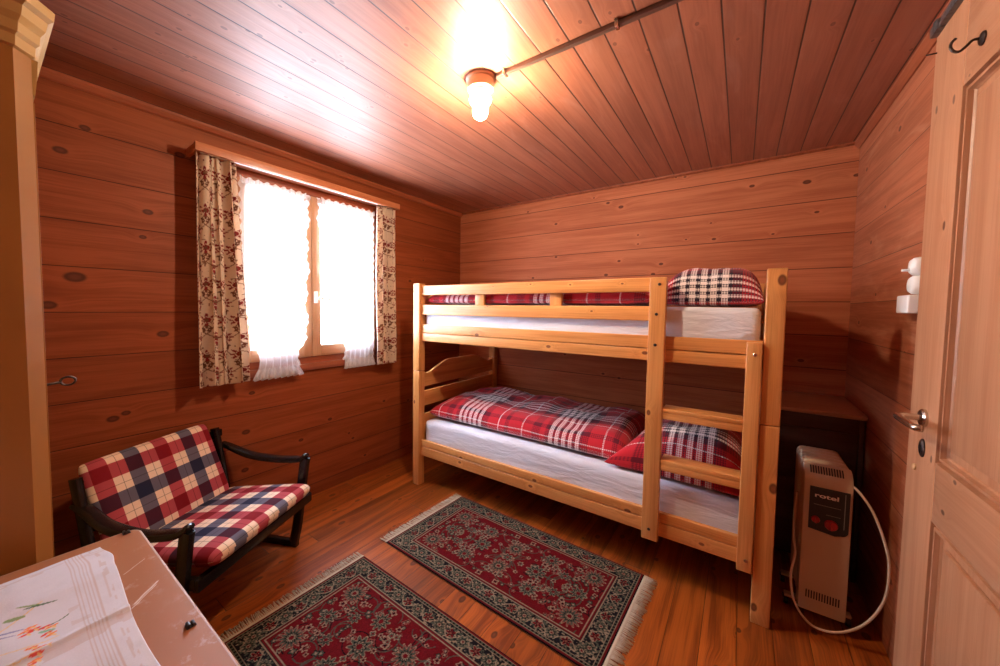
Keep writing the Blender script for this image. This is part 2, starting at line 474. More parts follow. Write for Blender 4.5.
def attr_mat(name, rough=.9, bump_scale=0, trans=0.0, spec=.2, bstr=.3, bdist=.002):
    N = NT(name)
    a = N.n('ShaderNodeAttribute', attribute_name='Col')
    nrm = None
    if bump_scale:
        nrm = N.bump(N.noise(N.coord('Object'), bump_scale, 2, .6), bstr, bdist)
    sh = N.bsdf(a.outputs['Color'], rough, 0, nrm, spec)
    if trans > 0:
        t = N.n('ShaderNodeBsdfTranslucent'); N.set(t.inputs['Color'], a.outputs['Color'])
        mx = N.n('ShaderNodeMixShader'); mx.inputs[0].default_value = trans
        N.t.links.new(sh, mx.inputs[1]); N.t.links.new(t.outputs[0], mx.inputs[2]); sh = mx.outputs[0]
    return N.done(sh)
M['rug'] = attr_mat('woven_rug_pile', .95, 400, 0, .05, .6, .004)
M['curtain'] = attr_mat('floral_curtain_cotton', .9, 0, .33, .1)
M['tablecloth'] = attr_mat('embroidered_linen', .9, 300, 0, .1, .3, .001)
M['fringe'] = plain('rug_fringe_yarn', (.50, .40, .29), .95)
def lace(name, tr):
    N = NT(name)
    d = N.n('ShaderNodeBsdfDiffuse'); d.inputs[0].default_value = (.9, .9, .92, 1)
    t = N.n('ShaderNodeBsdfTranslucent'); t.inputs[0].default_value = (.9, .9, .92, 1)
    m1 = N.n('ShaderNodeMixShader'); m1.inputs[0].default_value = .55
    N.t.links.new(d.outputs[0], m1.inputs[1]); N.t.links.new(t.outputs[0], m1.inputs[2])
    p = N.n('ShaderNodeBsdfTransparent')
    m2 = N.n('ShaderNodeMixShader')
    uv = N.sep(N.coord('UV'))
    net = N.math('MULTIPLY', N.math('GREATER_THAN', N.math('FRACT', N.math('MULTIPLY', uv[0], 220)), .45), N.math('GREATER_THAN', N.math('FRACT', N.math('MULTIPLY', uv[1], 220)), .45))
    N.set(m2.inputs[0], N.math('MULTIPLY', net, tr))
    N.t.links.new(m1.outputs[0], m2.inputs[1]); N.t.links.new(p.outputs[0], m2.inputs[2])
    return N.done(m2.outputs[0])
M['lace'] = lace('white_net_lace', 1.0)
M['lace_hem'] = lace('white_lace_ruffle', .5)
def glass():
    N = NT('window_glass')
    p = N.n('ShaderNodeBsdfTransparent'); g = N.n('ShaderNodeBsdfGlossy'); g.inputs['Roughness'].default_value = .02
    lw = N.n('ShaderNodeLayerWeight'); lw.inputs[0].default_value = .5
    fr = N.math('ADD', .04, N.math('MULTIPLY', .9, N.math('POWER', lw.outputs['Facing'], 5.0)))
    m = N.n('ShaderNodeMixShader'); N.set(m.inputs[0], fr)
    N.t.links.new(p.outputs[0], m.inputs[1]); N.t.links.new(g.outputs[0], m.inputs[2])
    return N.done(m.outputs[0])
M['glass'] = glass()
def emis(name, c, s):
    N = NT(name); e = N.n('ShaderNodeEmission'); e.inputs[0].default_value = (*c, 1); e.inputs[1].default_value = s
    return N.done(e.outputs[0])
M['bulb'] = emis('glowing_bulb', (1.0, .80, .57), 205)

# ================================================================== SETTING
def struct(name, bm, mat, label=None, **k):
    o = obj(name, bm, mat, None, **k); o['kind'] = 'structure'
    if label: o['label'] = label
    return o
struct('floor', BOX(-.2, W+.2, YF-.2, .2, -.12, 0), M['floor'])
struct('ceiling', BOX(-.2, W+.2, YF-.2, .2, H, H+.1), M['ceiling'])
struct('wall_back', BOX(-.2, W+.2, 0, .2, -.1, H+.08), M['wall_back'])
struct('wall_right', BOX(W, W+.2, YF-.2, .0, -.1, H+.08), M['wall_right'])
struct('wall_front', BOX(-.2, W+.2, YF-.2, YF, -.1, H+.08), M['wall_back'])
WY0, WY1, WZ0, WZ1 = -2.155, -1.075, .93, 2.10          # window opening
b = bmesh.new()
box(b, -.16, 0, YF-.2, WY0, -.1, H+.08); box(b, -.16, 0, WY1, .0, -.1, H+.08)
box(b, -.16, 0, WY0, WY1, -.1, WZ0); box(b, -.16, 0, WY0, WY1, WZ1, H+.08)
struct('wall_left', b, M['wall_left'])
b = bmesh.new(); prism(b, [(0, H), (.028, H), (.028, H-.012), (.016, H-.030), (.008, H-.036), (0, H-.036)], 1, YF, 0)
struct('trim_1', b, M['trim'])
b = bmesh.new(); prism(b, [(W, H), (W-.024, H), (W-.024, H-.010), (W-.014, H-.028), (W-.006, H-.038), (W, H-.038)], 1, YF, 0)
struct('trim_2', b, M['trim'])
b = bmesh.new(); prism(b, [(0, H), (-.02, H), (-.02, H-.010), (-.008, H-.016), (0, H-.016)], 0, 0.03, W-.024)
struct('trim_3', b, M['trim'])

# ------------------------------------------------------------------ window
win = thing('window_1', 'two-sash wooden window with white glare behind lace', 'window', (-.05, -1.615, WZ0)); win['kind'] = 'structure'
b = bmesh.new()
FX0, FX1 = -.10, .004
box(b, FX0, FX1, WY0, WY0+.045, WZ0, WZ1, .004); box(b, FX0, FX1, WY1-.045, WY1, WZ0, WZ1, .004)
obj('window_frame', b, M['window_board'], win, auto=40)
b = bmesh.new(); box(b, FX0, FX1, WY0+.045, WY1-.045, WZ1-.045, WZ1, .004); box(b, FX0, FX1, WY0+.045, WY1-.045, WZ0, WZ0+.045, .004)
obj('window_frame', b, M['window_board'], win, auto=40)
obj('window_sill', BOX(-.02, .022, WY0-.03, WY1+.03, WZ0-.045, WZ0, .005), M['window_board'], win, auto=40)
MID = -1.652
for (a0, a1) in ((WY0+.047, MID-.001), (MID+.001, WY1-.047)):
    s = obj('sash', (lambda bb: (box(bb, -.035, .022, a0, a0+.066, WZ0+.047, WZ1-.047, .006), box(bb, -.035, .022, a1-.066, a1, WZ0+.047, WZ1-.047, .006), bb)[-1])(bmesh.new()), M['window_wood'], win, auto=40)
    bb = bmesh.new(); box(bb, -.033, .020, a0+.066, a1-.066, WZ0+.047, WZ0+.122, .006); box(bb, -.033, .020, a0+.066, a1-.066, WZ1-.115, WZ1-.047, .006)
    obj('sash_rail', bb, M['window_wood_h'], s, auto=40)
    obj('pane', BOX(-.012, -.006, a0+.06, a1-.06, WZ0+.115, WZ1-.108), M['glass'], s)
h = obj('window_handle', BOX(.022, .030, MID+.012, MID+.040, 1.34, 1.42, .004), M['white_plastic'], win, auto=40)
b = bmesh.new(); tube(b, [(.03, MID+.026, 1.375), (.052, MID+.026, 1.375), (.062, MID+.04, 1.373), (.062, MID+.12, 1.366)], .008, 10, 5)
obj('lever', b, M['white_plastic'], h, smooth=True)

# curtain board over the window
PX1, PY0, PY1, PZ1 = .15, -2.335, -.984, 2.130
pel = thing('curtain_pelmet', 'long plain wooden pelmet board above the window', 'pelmet', (0.0, (PY0+PY1)/2, PZ1-.035))
M['pelmet_wood'] = wood('pelmet_wood', (0.52, 0.19, 0.08), (0.40, 0.125, 0.05), 1, 2, rough=.4)
b = BOX(.0, PX1, PY0, PY1, PZ1-.018, PZ1, .003); box(b, PX1-.020, PX1+.004, PY0-.004, PY1+.004, PZ1-.040, PZ1+.002, .003)
box(b, .0, PX1-.02, PY0, PY0+.018, PZ1-.040, PZ1-.018, .003); box(b, .0, PX1-.02, PY1-.018, PY1, PZ1-.040, PZ1-.018, .003)
obj('board', b, M['pelmet_wood'], pel, auto=40)
obj('curtain_rail', BOX(.100, .122, PY0+.03, PY1-.03, PZ1-.036, PZ1-.018, .003), M['white_paint'], pel, auto=40)

# floral curtains
CG, CV, CF, CD = s2l(240, 221, 200), s2l(150, 108, 84), s2l(150, 52, 52), s2l(126, 84, 66)
def curtain_colour(u, v):
    c = np.empty(u.shape+(3,)); c[:] = CG
    P = .19
    def put(mask, col, k=1.0): c[mask] = np.array(col)*k+(1-k)*c[mask]
    # trellis of scrolling vines
    for sgn in (1, -1):
        w = np.abs(((u*1.0+sgn*.034*np.sin(2*PI*v/P)+.0*sgn)/.09+.5*(sgn > 0)) % 1-.5)
        put(w < .028, CV)
    wob = vnoise(u*170, v*170)
    for oy in (0, .5):
        cu, cv = ((u/.09+.25+oy) % 1-.5)*.09, ((v/P+oy) % 1-.5)*P
        r = np.hypot(cu, cv*.85); th = np.arctan2(cv, cu)
        put((r < .030*(.72+.28*np.cos(8*th))+.004*(wob-.5)) & (wob > .22), CF)
        put((r > .0125) & (r < .0155), CG)
        put(r < .007, CD)
        cu2, cv2 = ((u/.09+.75+oy) % 1-.5)*.09, ((v/P+oy+.25) % 1-.5)*P
        r2 = np.hypot(cu2, cv2); t2 = np.arctan2(cv2, cu2)
        put((r2 < .020*np.abs(np.cos(2.5*t2+.6))) & (r2 > .004), CD)
    n = vnoise(u*95, v*95, 3); put(n > .90, CV)
    c *= (.93+.1*vnoise(u*400, v*400, 5))[..., None]
    return c
def curtain(name, label, y0, y1, z0, z1, folds, flare, seed):
    nu, nv = 200, 300
    U, V = np.meshgrid(np.linspace(0, 1, nu), np.linspace(0, 1, nv), indexing='ij')
    rs = np.random.RandomState(seed)
    t = U+.035*np.sin(2*PI*U*2+seed)
    ph = 2*PI*folds*t+seed
    amp = .027+.010*V
    X = .098+amp*np.sin(ph+.35*np.sin(V*4+U*6))*(.8+.4*np.sin(U*9+seed))+.004*np.sin(ph*2.3+V*5)
    w = (y1-y0)
    Y = y0+w*(U+.028*np.sin(2*ph)/folds)+flare(V)*(U-.5)*0+np.where(U > .5, 1, 1)*0
    fl = flare(V)
    Y = y0+fl[0]+(w+fl[1]-fl[0])*(U+.025*np.sin(2*ph))
    Z = z1+(z0-z1)*V+.006*np.sin(ph)*V
    P = np.stack([X, Y, Z], -1)
    full = w*1.75
    C = curtain_colour(U*full+seed*.13, V*(z1-z0))
    me = grid_mesh(name, P, np.stack([U*full, V*(z1-z0)], -1), C)
    o = mesh_obj(name, me, M['curtain'], None, True)
    o.location = (0, 0, 0)
    m = o.modifiers.new('thick', 'SOLIDIFY'); m.thickness = .0015
    return tag(o, label, 'curtain', 'floral curtains at the window')
curtain('floral_curtain', 'wide floral curtain left of the window, nearest the wardrobe', -2.325, -2.140, .885, 2.094, 4, lambda V: (-.012*V, .05*V), 1)
curtain('floral_curtain', 'narrow floral curtain right of the window, nearest the bunk bed', -1.165, -.985, .870, 2.094, 4, lambda V: (.0*V, .012*V), 2)

# lace half of the window dressing
def lace_curtain(label, ly, ry, seed):
    """ly, ry: edge positions y as functions of height fraction v (0 top .. 1 hem)"""
    nu, nv = 120, 150
    U, V = np.meshgrid(np.linspace(0, 1, nu), np.linspace(0, 1, nv), indexing='ij')
    z1, z0 = 2.045, .885
    zz = z1+(z0-z1)*V
    L = np.interp(V, ly[0], ly[1]); R = np.interp(V, ry[0], ry[1])
    wid = R-L
    Y = L+wid*U
    gather = .40/np.maximum(wid, .1)
    X = .040+(.004+.012*V*gather)*np.sin(2*PI*U*6+seed+1.2*np.sin(V*3)+.8*np.sin(U*7))+.01*V
    ruf = .006*np.sin(V*120+seed)*np.clip(np.abs(U-.5)*2-.9, 0, 1)*10
    P = np.stack([X+ruf, Y+ruf*.7, zz], -1)
    me = grid_mesh('net', P, np.stack([U*.45, V*1.16], -1))
    t = thing('lace_curtain', label, 'lace curtain', (.04, float((L[0, 0]+R[0, 0])/2), 2.045), 0, 'lace curtains at the window')
    mesh_obj('net', me, M['lace'], t, True)
    # gathered hem and heading ruffles
    for nm, v0, v1, am in (('ruffle', .955, 1.012, .014), ('heading', -.004, .026, .008)):
        U2, V2 = np.meshgrid(np.linspace(0, 1, 200), np.linspace(v0, v1, 8), indexing='ij')
        f = (V2-v0)/(v1-v0)
        L2 = np.interp(V2, ly[0], ly[1]); R2 = np.interp(V2, ry[0], ry[1])
        ex = .022 if nm == 'ruffle' else .0
        Y2 = L2-ex*f+(R2-L2+2*ex*f)*U2
        X2 = .052+am*np.sin(2*PI*U2*(8 if nm == 'ruffle' else 20)+seed)*(.35+.65*f)+.01*min(v1, 1)
        Z2 = z1+(z0-z1)*V2+.006*np.sin(2*PI*U2*8+1)
        mesh_obj(nm, grid_mesh(nm, np.stack([X2, Y2, Z2], -1), np.stack([U2*.45, V2*1.16], -1)), M['lace_hem'], t, True)
    # side frill with a scalloped edge
    V3, U3 = np.meshgrid(np.linspace(0, .96, 260), np.linspace(0, 1, 6), indexing='ij')
    side = ry if seed == 1 else ly
    e = np.interp(V3, side[0], side[1]); sg = 1 if seed == 1 else -1
    Y3 = e+sg*U3*(.020+.010*np.sin(V3*46+seed)+.006*np.sin(V3*19))
    X3 = .046+.01*V3+.008*np.sin(V3*150)*U3
    mesh_obj('frill', grid_mesh('frill', np.stack([X3, Y3, z1+(z0-z1)*V3], -1), np.stack([U3*.03, V3*1.16], -1)), M['lace_hem'], t, True)
lace_curtain('white lace curtain over the left window sash', ([0, .55, .80, .87, .92, 1], [-2.10, -2.095, -2.06, -2.02, -2.01, -2.035]),
             ([0, .3, .8, .86, .93, 1], [-1.705, -1.715, -1.735, -1.775, -1.78, -1.765]), 1)
lace_curtain('white lace curtain over the right window sash', ([0, .3, .62, .8, .9, 1], [-1.60, -1.585, -1.53, -1.43, -1.405, -1.415]),
             ([0, .6, .85, 1], [-1.15, -1.15, -1.16, -1.18]), 2)

# ------------------------------------------------------------------ door in the right wall
door = thing('door_1', 'pale pine panelled door with steel lever handle', 'door', DO); door['kind'] = 'structure'
DY0, DY1, DZ1 = -2.13, -1.249, 2.156         # hinge edge, lock edge, top
dx0, dx1 = 2.800, 2.858
ST, RT = .205, .245
leaf = bmesh.new()
box(leaf, dx0, dx1, DY1-ST, DY1, .012, DZ1, .005, 3); box(leaf, dx0, dx1, DY0, DY0+ST, .012, DZ1, .005, 3)
obj('stile', leaf, M['door_z'], door, auto=40)
b = bmesh.new()
for z0, z1 in ((.012, .20), (.744, .908), (1.915, DZ1)): box(b, dx0+.0005, dx1, DY0+ST, DY1-ST, z0, z1, .002)
obj('rail', b, M['door_y'], door, auto=40)
for z0, z1 in ((.20, .744), (.908, 1.915)):
    b = BOX(dx0+.018, dx1-.004, DY0+ST, DY1-ST, z0, z1)
    box(b, dx0+.008, dx0+.02, DY0+ST+.05, DY1-ST-.05, z0+.05, z1-.05, .006)
    p = obj('panel', b, M['door_z'], door, auto=40)
    # moulding round the panel
    b = bmesh.new()
    w = .024
    prof = [(0, 0), (.004, .006), (.012, .009), (.017, .004), (w, .012)]
    for (ya, za, yb, zb) in ((DY0+ST, z0, DY1-ST, z0), (DY1-ST, z0, DY1-ST, z1), (DY1-ST, z1, DY0+ST, z1), (DY0+ST, z1, DY0+ST, z0)):
        pass
    rings = []
    for k, (o_, dpt) in enumerate([(0, 0), (.003, .014), (.008, .014), (.011, .003), (.018, .003), (.021, .013), (.025, .017)]):
        rings.append([Vector((dx0+dpt, y, z)) for y, z in ((DY0+ST+o_, z0+o_), (DY1-ST-o_, z0+o_), (DY1-ST-o_, z1-o_), (DY0+ST+o_, z1-o_))])
    rings_to_bm(b, rings, True, False)
    obj('panel_moulding', b, M['door_z'], p)
# lever handle, keyhole plate
RX = Matrix.Rotation(-PI/2, 4, 'Y')
h = obj('handle_rosette', lathe(bmesh.new(), [(0, 0), (.026, 0), (.026, .006), (.022, .010), (.012, .011), (0, .011)], (dx0, -1.366, 1.012), 28, RX), M['steel'], door, auto=35)
b = bmesh.new(); tube(b, [(dx0-.008, -1.366, 1.012), (dx0-.040, -1.366, 1.012), (dx0-.053, -1.372, 1.012), (dx0-.058, -1.39, 1.012), (dx0-.057, -1.45, 1.010), (dx0-.052, -1.495, 1.008), (dx0-.040, -1.505, 1.008)], .0095, 12, 6)
obj('lever', b, M['steel'], h, smooth=True)
k = obj('keyhole_plate', lathe(bmesh.new(), [(0, 0), (.017, 0), (.017, .003), (.013, .006), (0, .006)], (dx0, -1.367, .923), 24, Matrix.Diagonal((1, 1, 1.6, 1)) @ RX), M['dark_metal'], door, auto=35)
obj('keyhole', BOX(dx0-.0075, dx0-.005, -1.370, -1.364, .908, .932, .001), M['black_plastic'], k)
obj('wood_plug', lathe(bmesh.new(), [(0, 0), (.010, 0), (.010, .003), (.008, .005), (0, .005)], (dx0, -1.318, .85), 20, RX), plain('pale_plug_wood', (.62, .36, .17), .5), door, auto=35)
# coat hook
HY, HZ = -1.545, 1.985
hk = obj('coat_hook', lathe(bmesh.new(), [(0, 0), (.016, 0), (.016, .003), (.010, .006), (0, .007)], (dx0, HY, HZ), 20, RX), M['dark_metal'], door, auto=35)
b = bmesh.new(); tube(b, [(dx0-.004, HY, HZ), (dx0-.016, HY, HZ+.001), (dx0-.026, HY, HZ-.010), (dx0-.036, HY, HZ-.018), (dx0-.045, HY, HZ-.014), (dx0-.050, HY, HZ-.003), (dx0-.049, HY, HZ+.008), (dx0-.043, HY, HZ+.016)], .0032, 8, 6)
obj('prong', b, M['dark_metal'], hk, smooth=True)
b = bmesh.new(); tube(b, [(dx0+.006, -1.262, 2.103), (dx0-.022, -1.262, 2.105)], .0022, 8)
obj('nail', b, M['dark_metal'], door, smooth=True)
# iron latch bar along the top edge
M['bolt_steel'] = plain('worn_grey_steel', (.20, .20, .21), .4, .8, var=.6, vscale=70, var_col=(.05, .045, .045))
b = BOX(dx0-.012, dx0+.03, -1.62, DY1-.004, DZ1+.001, DZ1+.014, .003); box(b, dx0-.016, dx0+.012, DY1-.06, DY1-.004, DZ1-.004, DZ1+.026, .006)
lathe(b, [(0, 0), (.012, 0), (.012, .02), (.008, .026), (0, .026)], (dx0-.004, DY1-.03, DZ1+.012), 14); box(b, dx0-.014, dx0+.012, -1.42, -1.32, DZ1, DZ1+.024, .006)
obj('top_bolt', b, M['bolt_steel'], door, auto=35)

# ================================================================== BUNK BED
bed = thing('bunk_bed', 'honey pine bunk bed with ladder along the back wall', 'bunk bed', BO)
PW, PD, ZS, BH = .064, .060, .852, 1.4934
YBK = -.015                                  # rear face of the bed
for x0 in (XL, XR-PW):
    for y0 in (YB, YBK-PD):
        obj('post', BOX(x0, x0+PW, y0, y0+PD, 0, ZS-.0015, .005, 3), M['bed_z'], bed, auto=40)
        obj('post', BOX(x0, x0+PW, y0, y0+PD, ZS+.0015, BH, .005, 3), M['bed_z'], bed, auto=40)
YR = -1.073                                  # front face of the rails
RT = .024
xi0, xi1 = XL+PW, XR-PW
for za, zb, zc, zd in ((.2244, .290, .294, .3414), (1.0747, 1.131, 1.135, 1.1961)):
    for yy in (YR, YBK-.03-RT):
        bb = BOX(xi0, xi1, yy, yy+RT, za, zb, .004, 3); box(bb, xi0, xi1, yy, yy+RT, zc, zd, .004, 3)
        obj('side_rail', bb, M['bed_x'], bed, auto=40)
xg1 = 2.065
for za, zb in ((1.2668, 1.338), (1.4072, 1.476)):
    obj('guard_rail', BOX(xi0, xg1, YR, YR+.022, za, zb, .005, 3), M['bed_x'], bed, auto=40)
    obj('guard_rail', BOX(xi0, xi1, YBK-.03-.022, YBK-.03, za, zb, .005, 3), M['bed_x'], bed, auto=40)
for x0, x1 in ((.946, 1.017), (1.472, 1.543)):
    obj('guard_block', BOX(x0, x1, YR+.0225, YR+.0425, 1.2668, 1.476, .004), M['bed_z'], bed, auto=40)
# end boards: three per end and storey, the topmost with a waved top edge
def wave_board(x0, x1, ya, yb, z0, zl, zp):
    n = 40; poly = [(ya, z0), (yb, z0)]
    for i in range(n+1):
        t = 1-i/n
        y = ya+(yb-ya)*t; s = abs(2*t-1)
        q = min(max((.86-s)/.52, 0), 1); q = q*q*(3-2*q)
        poly.append((y, zl+(zp-zl)*q-.012*math.exp(-((s-.86)/.10)**2)))
    return prism(bmesh.new(), poly, 0, x0, x1, .003)
for x0 in (XL+.020, XR-PW+.020):
    ya, yb = YB+PD, YBK-PD
    for base in (0, 1.245-.60):
        zt = 1 if base else 0
        obj('end_board', wave_board(x0, x0+.022, ya, yb, .725+base-(.09 if zt else 0), .838+base-(.07 if zt else 0), .905+base-(.075 if zt else 0)), M['bed_y'], bed, auto=40)
        obj('end_board', BOX(x0, x0+.022, ya, yb, .578+base-(.05 if zt else 0), .690+base-(.09 if zt else 0), .004), M['bed_y'], bed, auto=40)
        obj('end_board', BOX(x0, x0+.022, ya, yb, (.30 if not zt else 1.075), (.515 if not zt else 1.14), .004), M['bed_y'], bed, auto=40)
for z in (.285, 1.135):
    bb = bmesh.new()
    for i in range(13):
        x = xi0+.06+i*(xi1-xi0-.12-.06)/12
        box(bb, x, x+.06, YR+RT, YBK-.03-RT, z, z+.018, .002)
    for yy in (YR+RT, YBK-.03-RT-.022): box(bb, xi0, xi1, yy, yy+.022, z-.03, z-.0005, .002)
    obj('slat_base', bb, M['bed_y'], bed)
lad = part_empty('ladder', bed)
lad.location = Vector((2.0, -1.108, .209))-Vector(BO)
YL = -1.108
def upright(x0, x1, z0, z1): return obj('upright', BOX(x0, x1, YL, YR-.0005, z0, z1, .004, 3), M['bed_z'], lad, auto=40)
upright(2.003, 2.0745, .209, 1.4725); upright(2.379, 2.4315, .214, 1.190)
for z in (.808, .562):
    bb = BOX(2.0745, 2.379, YL+.004, YL+.030, z, z+.030, .003); box(bb, 2.0745, 2.379, YL+.004, YL+.10, z+.0305, z+.050, .003)
    obj('step', bb, M['bed_x'], lad, auto=40)
RY = Matrix.Rotation(PI/2, 4, 'X')
for x, z in ((2.045, 1.44), (2.036, 1.30), (2.035, 1.155), (2.408, 1.14), (2.036, .262), (2.41, .265)):
    obj('screw', lathe(bmesh.new(), [(0, 0), (.007, 0), (.007, .002), (.005, .0035), (0, .0035)], (x, YL, z), 14, RY), M['dark_metal'] if x < 2.3 else M['steel'], lad, auto=35)

# ------------------------------------------------------------------ bedding
def soft_box(name, x0, x1, y0, y1, z0, z1, r, mat, wr=.004, seed=0):
    bb = bmesh.new(); box(bb, x0, x1, y0, y1, z0, z1, r, 4)
    bmesh.ops.triangulate(bb, faces=[f for f in bb.faces if len(f.verts) > 4])
    for k in range(60):
        x = x0+r+(x1-x0-2*r)*k/59.
        g = bb.verts[:]+bb.edges[:]+bb.faces[:]
        bmesh.ops.bisect_plane(bb, geom=g, plane_co=(x, 0, 0), plane_no=(1, 0, 0))
    for k in range(10):
        y = y0+r+(y1-y0-2*r)*k/9.
        g = bb.verts[:]+bb.edges[:]+bb.faces[:]
        bmesh.ops.bisect_plane(bb, geom=g, plane_co=(0, y, 0), plane_no=(0, 1, 0))
    for v in bb.verts:
        p = v.co
        n = mnoise.noise(Vector((p.x*4+seed, p.y*5, p.z*9)))
        if p.z > z0+.02: v.co.z += wr*(n-.5)
        v.co.y += wr*mnoise.noise(Vector((p.x*3+seed+9, p.y, p.z*16)))*(1 if p.z > z0+.01 else 0)
    return obj(name, bb, mat, None, smooth=True)
m = soft_box('mattress', .495, 2.425, -1.046, -.10, .3035, .485, .035, M['sheet'], .006, 1)
tag(m, 'white sheeted mattress on the lower bunk', 'mattress', 'mattresses of the bunk bed')
m = soft_box('mattress', .495, 2.425, -1.046, -.10, 1.1535, 1.338, .035, M['sheet'], .006, 5)
tag(m, 'white sheeted mattress on the upper bunk', 'mattress', 'mattresses of the bunk bed')

def puff(name, label, cat, group, x0, x1, y0, y1, z0, h, mat, px=8, py=4, seed=0, wr=.012, nx=120, ny=60, lean=0.0, corner=0.0, bulge=None, flap=0.0, seam=.3):
    """a stuffed cloth bag: two sheets meeting in a seam"""
    s = np.sin(np.linspace(-PI/2, PI/2, nx)); t = np.sin(np.linspace(-PI/2, PI/2, ny))
    S, T = np.meshgrid(s, t, indexing='ij')
    thick = np.sqrt(np.clip((1-np.abs(S)**px)*(1-np.abs(T)**py), 0, 1))
    cxx, cyy = (x0+x1)/2, (y0+y1)/2; ax, ay = (x1-x0)/2, (y1-y0)/2
    pin = 1-corner*(1-np.abs(T)**2)*(np.abs(S)**6); pin2 = 1-corner*(1-np.abs(S)**2)*(np.abs(T)**6)
    X = cxx+ax*S*pin; Y = cyy+ay*T*pin2
    q = np.clip(-S, 0, 1)**3*np.clip(-T, 0, 1)**3; X = X-flap*q
    n = (vnoise(X*7+seed, Y*9+seed, 1)-.5)*2*wr+(vnoise(X*18+seed, Y*20, 2)-.5)*wr*.7
    hh = h*(1+0*S) if bulge is None else h*bulge(S, T)
    top = z0+seam*h+hh*(1-seam)*thick+n*thick
    bot = np.maximum(z0+seam*h-seam*h*np.sqrt(thick), z0)
    P = np.concatenate([np.stack([X, Y, top], -1), np.stack([X, Y, bot], -1)[:, ::-1][:, 1:-1]], 1)
    d = np.linalg.norm(np.diff(P[nx//2], axis=0), axis=1); vv = np.concatenate([[0], np.cumsum(d)])
    UV = np.stack([np.repeat((X[:, :1]*0+np.cumsum(np.r_[0, np.diff(s)*ax])[:, None]), P.shape[1], 1), np.repeat(vv[None], nx, 0)], -1)
    me = grid_mesh(name, P, UV, close_v=True)
    bm = bmesh.new(); bm.from_mesh(me); bmesh.ops.remove_doubles(bm, verts=bm.verts, dist=1e-5); bmesh.ops.recalc_face_normals(bm, faces=bm.faces); bm.to_mesh(me); bm.free()
    o = mesh_obj(name, me, mat, None, True)
    return tag(o, label, cat, group)
dent = lambda S, T: 1-.10*np.exp(-((S-.25)/.12)**2)+.06*np.sin(S*9)+.05*np.cos(T*3)
puff('duvet', 'folded red tartan duvet on the lower bunk', 'duvet', 'red tartan duvets', .50, 1.905, -.995, -.20, .490, .150, M['tart_a'], 14, 5, 3, .016, bulge=dent, corner=.03)
puff('duvet', 'folded red tartan duvet on the upper bunk', 'duvet', 'red tartan duvets', .50, 2.00, -1.03, -.20, 1.341, .115, M['tart_b'], 14, 5, 8, .016, corner=.03)
puff('pillow', 'red tartan pillow on the lower bunk behind the ladder', 'pillow', 'red tartan pillows', 1.905, 2.425, -1.04, -.36, .490, .225, M['tart_p'], 4, 4, 12, .012, 70, 60, corner=.05, flap=.11, seam=.08)
puff('pillow', 'plump red tartan pillow on the upper bunk', 'pillow', 'red tartan pillows', 2.035, 2.432, -1.035, -.30, 1.342, .188, M['tart_q'], 4, 6, 20, .012, 60, 60, corner=.03, seam=.10)

# ================================================================== ARMCHAIR
YAW = math.radians(25)
Fv, Sv = Vector((math.cos(YAW), math.sin(YAW), 0)), Vector((math.sin(YAW), -math.cos(YAW), 0))
O0 = Vector((.433, -2.017, 0))+Sv*.325
ch = thing('armchair', 'low black wooden armchair with plaid cushions by the wardrobe', 'armchair', O0, YAW)
HW = .335
for s in (1, -1):                       # s=+1 is the side toward the bed
    y = s*HW
    bb = bmesh.new()
    # sled frame: front leg, floor runner, rear leg
    pts = [(.074, y, .502), (.064, y, .44), (.045, y, .30), (.022, y, .13), (.004, y, .045)] 
    sweep(bb, smooth_path(pts, 6)+[Vector((-.004, y, .006))], .030, .048, (1, 0, 0), 12, 5)
    obj('front_leg', bb, M['chair_lacquer'], ch, local=True, auto=50)
    bb = bmesh.new(); sweep(bb, [(.020, y, .019), (-.20, y, .019), (-.42, y, .019)], .030, .036, (0, 0, 1), 12, 6)
    obj('runner', bb, M['chair_lacquer'], ch, local=True, auto=50)
    yp = y-.055 if s > 0 else y
    bb = bmesh.new(); sweep(bb, smooth_path([(-.385, y, .03), (-.372, yp, .25), (-.402, yp, .42), (-.448, yp, .64)], 6), .028, .042, (1, 0, 0), 12, 5)
    obj('back_post', bb, M['chair_lacquer'], ch, local=True, auto=50)
    bb = bmesh.new()
    sweep(bb, smooth_path([(-.455, y, .535), (-.40, y, .520), (-.28, y+.012*s, .480), (-.12, y+.018*s, .470), (.0, y+.010*s, .482), (.045, y, .492), (.085, y-.004*s, .520)], 8), .050, .030, (0, 0, 1), 14, 2.6,
          lambda t: .78+.34*math.sin(PI*min(t*1.12, 1))**.8 if t < .95 else .95-.3*(t-.95)/.05)
    obj('armrest', bb, M['chair_lacquer'], ch, local=True, smooth=True)
    bb = bmesh.new(); sweep(bb, [(.10, y-.012*s, .300), (-.14, y-.012*s, .266), (-.385, y-.012*s, .228)], .026, .046, (0, 0, 1), 12, 5)
    obj('seat_rail', bb, M['chair_lacquer'], ch, local=True, auto=50)
bb = bmesh.new(); box(bb, .085, .113, -HW, HW, .270, .318, .008)
obj('front_rail', bb, M['chair_lacquer'], ch, local=True, auto=40)
bb = bmesh.new(); box(bb, -.395, -.37, -HW, HW, .205, .250, .006)
obj('rear_rail', bb, M['chair_lacquer'], ch, local=True, auto=40)
bb = bmesh.new(); box(bb, -.475, -.452, -HW, HW, .58, .62, .006); 
obj('top_rail', bb, M['chair_lacquer'], ch, local=True, auto=40)
bb = bmesh.new(); box(bb, -.452, -.440, -HW+.01, HW-.01, .40, .45, .004)
obj('back_slat', bb, M['chair_lacquer'], ch, local=True, auto=40)
